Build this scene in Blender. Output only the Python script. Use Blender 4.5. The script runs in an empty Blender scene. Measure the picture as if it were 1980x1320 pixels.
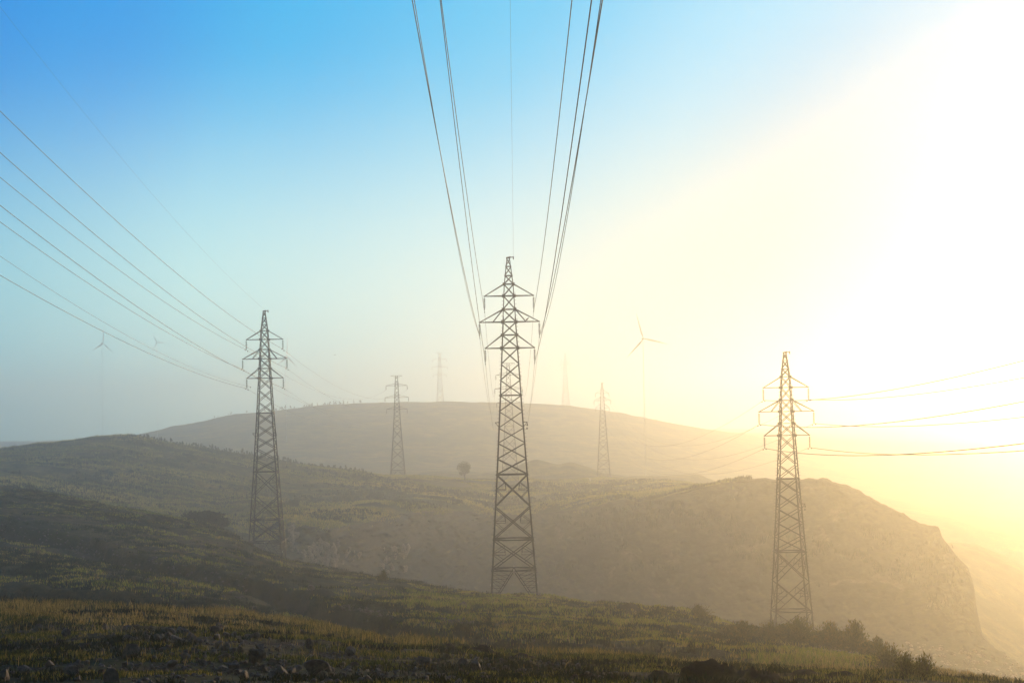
import bpy, math, random
import numpy as np

# ------------------------------------------------------------------ camera
SC = bpy.context.scene
COL = SC.collection
FPX = 3500.0                      # focal length in photo pixels (1980 wide)
PITCH = math.atan(160 / FPX)
ROLL = 0.0185
_F = np.array([0, math.cos(PITCH), math.sin(PITCH)])
_R0 = np.array([1.0, 0, 0])
_U0 = np.array([0, -math.sin(PITCH), math.cos(PITCH)])
_R = _R0 * math.cos(ROLL) - _U0 * math.sin(ROLL)
_U = _U0 * math.cos(ROLL) + _R0 * math.sin(ROLL)
from mathutils import Matrix, Vector
cam_d = bpy.data.cameras.new('camera')
cam = bpy.data.objects.new('camera', cam_d)
COL.objects.link(cam)
cam_d.sensor_width = 36.0
cam_d.lens = FPX / 1980 * 36.0
cam_d.clip_start = 0.5
cam_d.clip_end = 6000
M3 = Matrix(((_R[0], _U[0], -_F[0]), (_R[1], _U[1], -_F[1]), (_R[2], _U[2], -_F[2])))
cam.matrix_world = M3.to_4x4()
SC.camera = cam

# ------------------------------------------------------------------ light
SUN_AZ = math.radians(22.5)       # to the right of the view direction (+Y)
SUN_EL = math.radians(5.5)
SUN_DIR = Vector((math.sin(SUN_AZ) * math.cos(SUN_EL), math.cos(SUN_AZ) * math.cos(SUN_EL), math.sin(SUN_EL)))
sun_d = bpy.data.lights.new('sun', 'SUN')
sun_d.energy = 2.6
sun_d.angle = math.radians(0.5)
sun_d.color = (1.0, 0.60, 0.25)
sun = bpy.data.objects.new('sun', sun_d)
COL.objects.link(sun)
sun.rotation_mode = 'QUATERNION'
sun.rotation_quaternion = SUN_DIR.to_track_quat('Z', 'Y')
sun.location = (300, 500, 200)

W = bpy.data.worlds.new('World')
SC.world = W
W.use_nodes = True
nt = W.node_tree
nt.nodes.clear()
N = nt.nodes.new
L = nt.links.new
out = N('ShaderNodeOutputWorld')
bg = N('ShaderNodeBackground')
bg.inputs['Strength'].default_value = 0.05
sky = N('ShaderNodeTexSky')
sky.sky_type = 'NISHITA'
sky.sun_disc = False
sky.sun_elevation = SUN_EL
sky.sun_rotation = SUN_AZ
sky.air_density = 1.0
sky.dust_density = 1.0
tc = N('ShaderNodeTexCoord')
nrm = N('ShaderNodeVectorMath'); nrm.operation = 'NORMALIZE'
L(tc.outputs['Generated'], nrm.inputs[0])
dot = N('ShaderNodeVectorMath'); dot.operation = 'DOT_PRODUCT'
L(nrm.outputs['Vector'], dot.inputs[0])
# the bright haze is spread wide round a point a little inside the sun's bearing
GLOW = Vector((math.sin(math.radians(17)) * math.cos(math.radians(3)), math.cos(math.radians(17)) * math.cos(math.radians(3)), math.sin(math.radians(3))))
dot.inputs[1].default_value = GLOW
acs = N('ShaderNodeMath'); acs.operation = 'ARCCOSINE'
L(dot.outputs['Value'], acs.inputs[0])
mr = N('ShaderNodeMapRange')
mr.inputs['From Max'].default_value = math.radians(60)
L(acs.outputs[0], mr.inputs['Value'])
ramp = N('ShaderNodeValToRGB')
L(mr.outputs[0], ramp.inputs[0])
SKY_STOPS = [(0, (0.03, 0.28, 0.66)), (8, (0.05, 0.41, 0.77)), (14, (0.18, 0.65, 0.96)), (19, (0.05, 0.57, 0.94)),
             (25, (0.0, 0.48, 0.92)), (31, (0.0, 0.34, 0.86)), (38, (0.0, 0.22, 0.74)), (60, (0.02, 0.2, 0.6))]
cr = ramp.color_ramp
cr.interpolation = 'EASE'
while len(cr.elements) < len(SKY_STOPS):
    cr.elements.new(0.5)
for e, (p, c) in zip(cr.elements, SKY_STOPS):
    e.position = p / 60
    e.color = (*c, 1)
# pale band low over the horizon
sep = N('ShaderNodeSeparateXYZ')
L(nrm.outputs['Vector'], sep.inputs[0])
mz = N('ShaderNodeMapRange')
mz.interpolation_type = 'SMOOTHERSTEP'
mz.inputs['From Min'].default_value = 0.035
mz.inputs['From Max'].default_value = 0.235
mz.inputs['To Min'].default_value = 0.92
mz.inputs['To Max'].default_value = 0.0
L(sep.outputs['Z'], mz.inputs['Value'])
mxh = N('ShaderNodeMix'); mxh.data_type = 'RGBA'
L(mz.outputs[0], mxh.inputs['Factor'])
L(ramp.outputs['Color'], mxh.inputs[6])
ramp2 = N('ShaderNodeValToRGB')
L(mr.outputs[0], ramp2.inputs[0])
LOW_STOPS = [(0, (0.60, 0.46, 0.34)), (9, (0.62, 0.60, 0.52)), (18, (0.84, 1.02, 0.94)), (27, (0.72, 1.10, 1.00)), (38, (0.20, 0.66, 0.76)), (60, (0.2, 0.4, 0.5))]
while len(ramp2.color_ramp.elements) < len(LOW_STOPS):
    ramp2.color_ramp.elements.new(0.5)
for e, (p, c) in zip(ramp2.color_ramp.elements, LOW_STOPS):
    e.position = p / 60
    e.color = (*c, 1)
L(ramp2.outputs['Color'], mxh.inputs[7])
sc10 = N('ShaderNodeVectorMath'); sc10.operation = 'SCALE'
sc10.inputs['Scale'].default_value = 20.0
L(mxh.outputs[2], sc10.inputs[0])
# far from the sun the plain physical sky takes over
mfar = N('ShaderNodeMapRange')
mfar.interpolation_type = 'SMOOTHSTEP'
mfar.inputs['From Min'].default_value = math.radians(42)
mfar.inputs['From Max'].default_value = math.radians(75)
mfar.inputs['To Min'].default_value = 0.0
mfar.inputs['To Max'].default_value = 1.0
L(acs.outputs[0], mfar.inputs['Value'])
mxs = N('ShaderNodeMix'); mxs.data_type = 'RGBA'
L(mfar.outputs[0], mxs.inputs['Factor'])
L(sc10.outputs['Vector'], mxs.inputs[6])
L(sky.outputs['Color'], mxs.inputs[7])
L(mxs.outputs[2], bg.inputs['Color'])
L(bg.outputs[0], out.inputs['Surface'])

SC.view_settings.view_transform = 'Standard'
SC.view_settings.look = 'None'
SC.view_settings.exposure = 0.0
SC.view_settings.gamma = 1.0
SC.cycles.max_bounces = 8
SC.cycles.volume_bounces = 4
SC.cycles.transparent_max_bounces = 16
SC.cycles.use_denoising = True

HAZE_DENSITY = 0.00098
HAZE_G = 0.85

rng = np.random.default_rng(7)
random.seed(7)


# ------------------------------------------------------------------ helpers
def unproj(px, py, d):
    r = _F + _R * ((px - 990) / FPX) + _U * ((660 - py) / FPX)
    r = r * (d / r[1])
    return r


def tag(o, label=None, cat=None, group=None, kind=None):
    if label: o['label'] = label
    if cat: o['category'] = cat
    if group: o['group'] = group
    if kind: o['kind'] = kind
    return o


def empty(name, loc):
    o = bpy.data.objects.new(name, None)
    o.empty_display_size = 0.5
    COL.objects.link(o)
    o.location = loc
    return o


def link(name, me, parent=None, mat=None):
    o = bpy.data.objects.new(name, me)
    COL.objects.link(o)
    if mat is not None and len(me.materials) == 0:
        me.materials.append(mat)
    if parent is not None:
        o.parent = parent
    return o


def np_mesh(name, v, loops, starts, mat=None, smooth=False):
    """mesh from flat numpy arrays: v (n,3), loop vertex indices, loop starts"""
    me = bpy.data.meshes.new(name)
    me.vertices.add(len(v))
    me.vertices.foreach_set('co', np.ascontiguousarray(v, dtype=np.float32).ravel())
    me.loops.add(len(loops))
    me.loops.foreach_set('vertex_index', np.ascontiguousarray(loops, dtype=np.int32))
    me.polygons.add(len(starts))
    me.polygons.foreach_set('loop_start', np.ascontiguousarray(starts, dtype=np.int32))
    if smooth:
        me.polygons.foreach_set('use_smooth', np.ones(len(starts), dtype=bool))
    me.update(calc_edges=True)
    if mat is not None:
        me.materials.append(mat)
    return me


class MB:
    """collects bars, boxes and tubes into one mesh"""
    def __init__(self):
        self.v, self.f = [], []

    def bar(self, p, q, w, h=None):
        p, q = Vector(p), Vector(q)
        h = h or w
        d = (q - p)
        if d.length < 1e-6: return
        d.normalize()
        a = Vector((0, 0, 1)) if abs(d.z) < 0.9 else Vector((1, 0, 0))
        s = d.cross(a).normalized() * (w / 2)
        t = d.cross(s).normalized() * (h / 2)
        n = len(self.v)
        for c in (p, q):
            self.v += [c + s + t, c - s + t, c - s - t, c + s - t]
        self.f += [(n, n + 1, n + 2, n + 3), (n + 7, n + 6, n + 5, n + 4)]
        for k in range(4):
            j = (k + 1) % 4
            self.f.append((n + k, n + 4 + k, n + 4 + j, n + j))

    def angle(self, p, q, w, inward, th=0.02):
        """an L-section angle bar whose two flanges open towards `inward`"""
        p, q = Vector(p), Vector(q)
        d = (q - p).normalized()
        i = Vector(inward)
        i = (i - d * i.dot(d)).normalized()
        s = d.cross(i)
        a1 = (i + s).normalized() * w
        a2 = (i - s).normalized() * w
        o1 = a2.normalized() * th
        o2 = a1.normalized() * th
        for a, o in ((a1, o1), (a2, o2)):
            n = len(self.v)
            for c in (p, q):
                self.v += [c, c + a, c + a + o, c + o]
            self.f += [(n + 3, n + 2, n + 1, n), (n + 4, n + 5, n + 6, n + 7)]
            for k in range(4):
                j = (k + 1) % 4
                self.f.append((n + k, n + j, n + 4 + j, n + 4 + k))

    def tube(self, pts, radii, seg=6, caps=True):
        pts = [Vector(p) for p in pts]
        if not hasattr(radii, '__len__'): radii = [radii] * len(pts)
        n0 = len(self.v)
        for i, p in enumerate(pts):
            d = (pts[min(i + 1, len(pts) - 1)] - pts[max(i - 1, 0)]).normalized()
            a = Vector((0, 0, 1)) if abs(d.z) < 0.9 else Vector((1, 0, 0))
            s = d.cross(a).normalized()
            t = d.cross(s).normalized()
            for k in range(seg):
                an = 2 * math.pi * k / seg
                self.v.append(p + (s * math.cos(an) + t * math.sin(an)) * radii[i])
        for i in range(len(pts) - 1):
            for k in range(seg):
                j = (k + 1) % seg
                a = n0 + i * seg
                self.f.append((a + k, a + seg + k, a + seg + j, a + j))
        if caps:
            self.f.append(tuple(n0 + k for k in range(seg)))
            b = n0 + (len(pts) - 1) * seg
            self.f.append(tuple(b + k for k in reversed(range(seg))))

    def lathe(self, c, prof, seg=10):
        """profile of (radius, z) turned round the vertical through c"""
        c = Vector(c)
        n0 = len(self.v)
        for r, z in prof:
            for k in range(seg):
                an = 2 * math.pi * k / seg
                self.v.append(c + Vector((r * math.cos(an), r * math.sin(an), z)))
        for i in range(len(prof) - 1):
            for k in range(seg):
                j = (k + 1) % seg
                a = n0 + i * seg
                self.f.append((a + k, a + j, a + seg + j, a + seg + k))
        self.f.append(tuple(n0 + k for k in reversed(range(seg))))
        b = n0 + (len(prof) - 1) * seg
        self.f.append(tuple(b + k for k in range(seg)))

    def poly(self, pts):
        n = len(self.v)
        self.v += [Vector(p) for p in pts]
        self.f.append(tuple(range(n, n + len(pts))))

    def mesh(self, name, mat=None, smooth=False):
        me = bpy.data.meshes.new(name)
        me.from_pydata([tuple(v) for v in self.v], [], self.f)
        if smooth:
            me.polygons.foreach_set('use_smooth', np.ones(len(self.f), dtype=bool))
        if mat: me.materials.append(mat)
        me.update()
        return me

    def build(self, name, mat, parent=None, smooth=False):
        return link(name, self.mesh(name, mat, smooth), parent)


def _hash(ix, iy, seed):
    h = (ix.astype(np.int64) * 374761393 + iy.astype(np.int64) * 668265263 + seed * 974711) & 0x7fffffff
    h = ((h ^ (h >> 13)) * 1274126177) & 0x7fffffff
    return ((h ^ (h >> 16)) & 0xffff) / 65535.0


def vnoise(x, y, seed=0):
    xi, yi = np.floor(x), np.floor(y)
    fx, fy = x - xi, y - yi
    fx = fx * fx * fx * (fx * (fx * 6 - 15) + 10)
    fy = fy * fy * fy * (fy * (fy * 6 - 15) + 10)
    a = _hash(xi, yi, seed); b = _hash(xi + 1, yi, seed)
    c = _hash(xi, yi + 1, seed); d = _hash(xi + 1, yi + 1, seed)
    return (a + (b - a) * fx) * (1 - fy) + (c + (d - c) * fx) * fy - 0.5


def fbm(x, y, seed=0, octv=4, gain=0.5):
    s, a, f = 0, 1.0, 1.0
    for o in range(octv):
        s = s + a * vnoise(x * f + 13.7 * o, y * f - 7.1 * o, seed + o)
        a *= gain; f *= 2.03
    return s


def sstep(a, b, x):
    t = np.clip((x - a) / (b - a), 0, 1)
    return t * t * (3 - 2 * t)


# ------------------------------------------------------------------ materials
def new_mat(name):
    m = bpy.data.materials.new(name)
    m.use_nodes = True
    t = m.node_tree
    return m, t, t.nodes['Principled BSDF'], t.nodes['Material Output']


def noise_node(t, scale, detail=5, rough=0.6, vec=None, dist=0.0):
    n = t.nodes.new('ShaderNodeTexNoise')
    n.inputs['Scale'].default_value = scale
    n.inputs['Detail'].default_value = detail
    n.inputs['Roughness'].default_value = rough
    n.inputs['Distortion'].default_value = dist
    if vec is not None: t.links.new(vec, n.inputs['Vector'])
    return n


def ramp_node(t, fac, stops):
    r = t.nodes.new('ShaderNodeValToRGB')
    e = r.color_ramp.elements
    while len(e) < len(stops): e.new(0.5)
    for q, (p, c) in zip(e, stops):
        q.position = p
        q.color = (*c, 1) if len(c) == 3 else c
    t.links.new(fac, r.inputs[0])
    return r


def mix_node(t, fac, a, b, typ='MIX'):
    m = t.nodes.new('ShaderNodeMix')
    m.data_type = 'RGBA'
    m.blend_type = typ
    for s, v in ((0, fac), (6, a), (7, b)):
        if hasattr(v, 'node') or hasattr(v, 'is_linked'): t.links.new(v, m.inputs[s])
        elif s == 0: m.inputs[0].default_value = v
        else: m.inputs[s].default_value = (*v, 1)
    return m


def simple_mat(name, col, rough=0.6, metal=0.0, var=0.25, scale=3.0):
    m, t, b, o = new_mat(name)
    tcn = t.nodes.new('ShaderNodeTexCoord')
    n = noise_node(t, scale, 4, 0.6, tcn.outputs['Object'])
    lo = tuple(c * (1 - var) for c in col); hi = tuple(c * (1 + var) for c in col)
    r = ramp_node(t, n.outputs['Fac'], [(0.3, lo), (0.7, hi)])
    t.links.new(r.outputs[0], b.inputs['Base Color'])
    b.inputs['Roughness'].default_value = rough
    b.inputs['Metallic'].default_value = metal
    return m


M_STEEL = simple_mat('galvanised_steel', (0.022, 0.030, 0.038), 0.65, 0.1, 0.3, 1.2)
M_GLINT = simple_mat('painted_sun_glint', (0.62, 0.62, 0.60), 0.35, 0.5, 0.1, 5)
M_INSUL = simple_mat('insulator_glass', (0.05, 0.055, 0.05), 0.25, 0.0, 0.2, 6)
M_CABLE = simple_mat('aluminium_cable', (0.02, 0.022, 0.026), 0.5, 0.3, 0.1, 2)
M_CONC = simple_mat('weathered_concrete', (0.28, 0.27, 0.25), 0.9, 0.0, 0.25, 4)
M_TURB = simple_mat('white_turbine_paint', (0.8, 0.82, 0.84), 0.5, 0.0, 0.05, 0.2)
M_WHITE = simple_mat('white_paint', (0.78, 0.78, 0.74), 0.6, 0.0, 0.1, 4)
M_BIRD = simple_mat('dark_feathers', (0.035, 0.033, 0.032), 0.8, 0.0, 0.3, 20)


def ground_mat(name, far=False):
    m, t, b, o = new_mat(name)
    tcn = t.nodes.new('ShaderNodeTexCoord')
    vec = tcn.outputs['Object']
    k = 0.35 if far else 1.0
    big = noise_node(t, 0.035 * (0.6 if far else 1), 5, 0.6, vec, 0.6)
    mid = noise_node(t, 0.35 * k, 6, 0.65, vec, 0.3)
    fine = noise_node(t, 3.0 * k, 6, 0.7, vec)
    c1 = ramp_node(t, big.outputs['Fac'], [(0.30, (0.06, 0.095, 0.022)), (0.44, (0.10, 0.13, 0.03)), (0.54, (0.22, 0.21, 0.06)), (0.64, (0.09, 0.10, 0.03)), (0.75, (0.30, 0.25, 0.09))] if far else [(0.32, (0.030, 0.042, 0.010)), (0.46, (0.050, 0.062, 0.015)), (0.58, (0.10, 0.085, 0.032)), (0.72, (0.045, 0.036, 0.018))])
    c2 = ramp_node(t, mid.outputs['Fac'], [(0.3, (0.35, 0.40, 0.30)), (0.5, (0.95, 0.95, 0.9)), (0.68, (1.6, 1.4, 1.15))])
    mm = mix_node(t, 1.0, c1.outputs[0], c2.outputs[0], 'MULTIPLY')
    c3 = ramp_node(t, fine.outputs['Fac'], [(0.3, (0.45, 0.45, 0.45)), (0.7, (1.5, 1.5, 1.4))])
    mm2 = mix_node(t, 0.8, mm.outputs[2], c3.outputs[0], 'MULTIPLY')
    at = t.nodes.new('ShaderNodeAttribute')
    at.attribute_name = 'soil'
    soil = ramp_node(t, mid.outputs['Fac'], [(0.3, (0.010, 0.008, 0.006)), (0.7, (0.034, 0.025, 0.018))])
    mm3 = mix_node(t, at.outputs['Fac'], mm2.outputs[2], soil.outputs[0])
    t.links.new(mm3.outputs[2], b.inputs['Base Color'])
    b.inputs['Roughness'].default_value = 0.95
    b.inputs['Specular IOR Level'].default_value = 0.1
    bmp = t.nodes.new('ShaderNodeBump')
    bmp.inputs['Strength'].default_value = 0.9
    bmp.inputs['Distance'].default_value = 0.9 if far else 0.25
    ad = t.nodes.new('ShaderNodeMath'); ad.operation = 'ADD'
    t.links.new(mid.outputs['Fac'], ad.inputs[0]); t.links.new(fine.outputs['Fac'], ad.inputs[1])
    t.links.new(ad.outputs[0], bmp.inputs['Height'])
    t.links.new(bmp.outputs[0], b.inputs['Normal'])
    return m


def cliff_mat():
    m, t, b, o = new_mat('quarry_rock')
    tcn = t.nodes.new('ShaderNodeTexCoord')
    mp = t.nodes.new('ShaderNodeMapping')
    mp.inputs['Scale'].default_value = (1, 1, 2.2)
    mp.inputs['Rotation'].default_value = (0, 0.35, 0)
    t.links.new(tcn.outputs['Object'], mp.inputs[0])
    big = noise_node(t, 0.05, 6, 0.65, mp.outputs[0], 0.8)
    mid = noise_node(t, 0.5, 7, 0.7, mp.outputs[0], 0.5)
    c1 = ramp_node(t, big.outputs['Fac'], [(0.3, (0.03, 0.032, 0.028)), (0.5, (0.06, 0.058, 0.045)), (0.62, (0.10, 0.09, 0.065)), (0.74, (0.28, 0.24, 0.18))])
    c2 = ramp_node(t, mid.outputs['Fac'], [(0.28, (0.5, 0.5, 0.5)), (0.5, (0.95, 0.95, 0.95)), (0.72, (1.5, 1.45, 1.35))])
    mm = mix_node(t, 1.0, c1.outputs[0], c2.outputs[0], 'MULTIPLY')
    # grass on the gentle parts
    ge = t.nodes.new('ShaderNodeNewGeometry')
    sp = t.nodes.new('ShaderNodeSeparateXYZ')
    t.links.new(ge.outputs['Normal'], sp.inputs[0])
    gr = ramp_node(t, sp.outputs['Z'], [(0.72, (0, 0, 0)), (0.9, (1, 1, 1))])
    gc = ramp_node(t, mid.outputs['Fac'], [(0.35, (0.05, 0.06, 0.02)), (0.65, (0.13, 0.11, 0.045))])
    mm2 = mix_node(t, gr.outputs[0], mm.outputs[2], gc.outputs[0])
    t.links.new(mm2.outputs[2], b.inputs['Base Color'])
    b.inputs['Roughness'].default_value = 0.9
    b.inputs['Specular IOR Level'].default_value = 0.2
    bmp = t.nodes.new('ShaderNodeBump')
    bmp.inputs['Strength'].default_value = 1.0
    bmp.inputs['Distance'].default_value = 0.5
    t.links.new(mid.outputs['Fac'], bmp.inputs['Height'])
    t.links.new(bmp.outputs[0], b.inputs['Normal'])
    return m


def leaf_mat(name, stops, big_scale=0.08, transl=0.45, rnd=0.5):
    """foliage: colour by patch (world position) and by blade, with light let through"""
    m, t, b, o = new_mat(name)
    t.nodes.remove(b)
    ge = t.nodes.new('ShaderNodeNewGeometry')
    n = noise_node(t, big_scale, 5, 0.65, ge.outputs['Position'], 0.4)
    ri = t.nodes.new('ShaderNodeMath'); ri.operation = 'MULTIPLY_ADD'
    t.links.new(ge.outputs['Random Per Island'], ri.inputs[0])
    ri.inputs[1].default_value = rnd
    ri.inputs[2].default_value = -rnd / 2
    ad = t.nodes.new('ShaderNodeMath'); ad.operation = 'ADD'
    t.links.new(n.outputs['Fac'], ad.inputs[0]); t.links.new(ri.outputs[0], ad.inputs[1])
    r = ramp_node(t, ad.outputs[0], stops)
    d = t.nodes.new('ShaderNodeBsdfDiffuse')
    tr = t.nodes.new('ShaderNodeBsdfTranslucent')
    mx = t.nodes.new('ShaderNodeMixShader')
    mx.inputs[0].default_value = transl
    t.links.new(r.outputs[0], d.inputs['Color']); t.links.new(r.outputs[0], tr.inputs['Color'])
    t.links.new(d.outputs[0], mx.inputs[1]); t.links.new(tr.outputs[0], mx.inputs[2])
    t.links.new(mx.outputs[0], o.inputs['Surface'])
    return m


def rock_mat(name, lo, hi):
    m, t, b, o = new_mat(name)
    tcn = t.nodes.new('ShaderNodeTexCoord')
    oi = t.nodes.new('ShaderNodeObjectInfo')
    n = noise_node(t, 3.0, 6, 0.7, tcn.outputs['Object'], 0.3)
    ad = t.nodes.new('ShaderNodeMath'); ad.operation = 'MULTIPLY_ADD'
    t.links.new(oi.outputs['Random'], ad.inputs[0]); ad.inputs[1].default_value = 0.25
    t.links.new(n.outputs['Fac'], ad.inputs[2])
    r = ramp_node(t, ad.outputs[0], [(0.35, lo), (0.85, hi)])
    t.links.new(r.outputs[0], b.inputs['Base Color'])
    b.inputs['Roughness'].default_value = 0.75
    bmp = t.nodes.new('ShaderNodeBump')
    bmp.inputs['Strength'].default_value = 0.6
    bmp.inputs['Distance'].default_value = 0.05
    n2 = noise_node(t, 14, 5, 0.65, tcn.outputs['Object'])
    t.links.new(n2.outputs['Fac'], bmp.inputs['Height'])
    t.links.new(bmp.outputs[0], b.inputs['Normal'])
    return m


M_GROUND = ground_mat('grassy_ground')
M_HILL = ground_mat('dry_hillside', True)
M_CLIFF = cliff_mat()
M_ROCK = rock_mat('dark_basalt', (0.014, 0.012, 0.011), (0.22, 0.18, 0.14))
M_SCREE = rock_mat('pale_broken_rock', (0.07, 0.06, 0.045), (0.42, 0.36, 0.28))
M_PALE = rock_mat('pale_quarry_rock', (0.10, 0.09, 0.07), (0.72, 0.63, 0.5))
M_GRASS = leaf_mat('meadow_grass', [(0.22, (0.05, 0.085, 0.010)), (0.40, (0.18, 0.26, 0.02)), (0.52, (0.36, 0.37, 0.035)), (0.64, (0.46, 0.36, 0.09)), (0.8, (0.58, 0.44, 0.17))], 0.09, 0.5, 0.5)
M_NEAR = leaf_mat('dark_meadow_grass', [(0.25, (0.022, 0.038, 0.007)), (0.45, (0.05, 0.075, 0.010)), (0.58, (0.16, 0.17, 0.025)), (0.72, (0.42, 0.33, 0.08)), (0.85, (0.55, 0.42, 0.15))], 0.16, 0.5, 0.5)
M_GOLD = leaf_mat('golden_grass', [(0.25, (0.06, 0.08, 0.012)), (0.42, (0.18, 0.17, 0.035)), (0.55, (0.38, 0.28, 0.08)), (0.72, (0.58, 0.41, 0.14)), (0.85, (0.66, 0.48, 0.2))], 0.12, 0.5, 0.6)
M_STRAW = leaf_mat('dry_grass', [(0.25, (0.09, 0.14, 0.03)), (0.5, (0.32, 0.34, 0.06)), (0.75, (0.60, 0.50, 0.17))], 0.03, 0.5, 0.4)
M_BUSH = leaf_mat('broom_leaves', [(0.3, (0.06, 0.075, 0.018)), (0.6, (0.14, 0.14, 0.035)), (0.8, (0.24, 0.19, 0.06))], 0.3, 0.45)
M_DARKBUSH = leaf_mat('dark_bush_leaves', [(0.3, (0.015, 0.024, 0.010)), (0.7, (0.045, 0.055, 0.020))], 0.4, 0.25)
M_TREE = leaf_mat('tree_leaves', [(0.3, (0.045, 0.060, 0.018)), (0.7, (0.10, 0.11, 0.035))], 0.6, 0.4)
M_BARK = simple_mat('bark', (0.07, 0.055, 0.04), 0.9, 0, 0.3, 6)

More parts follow.
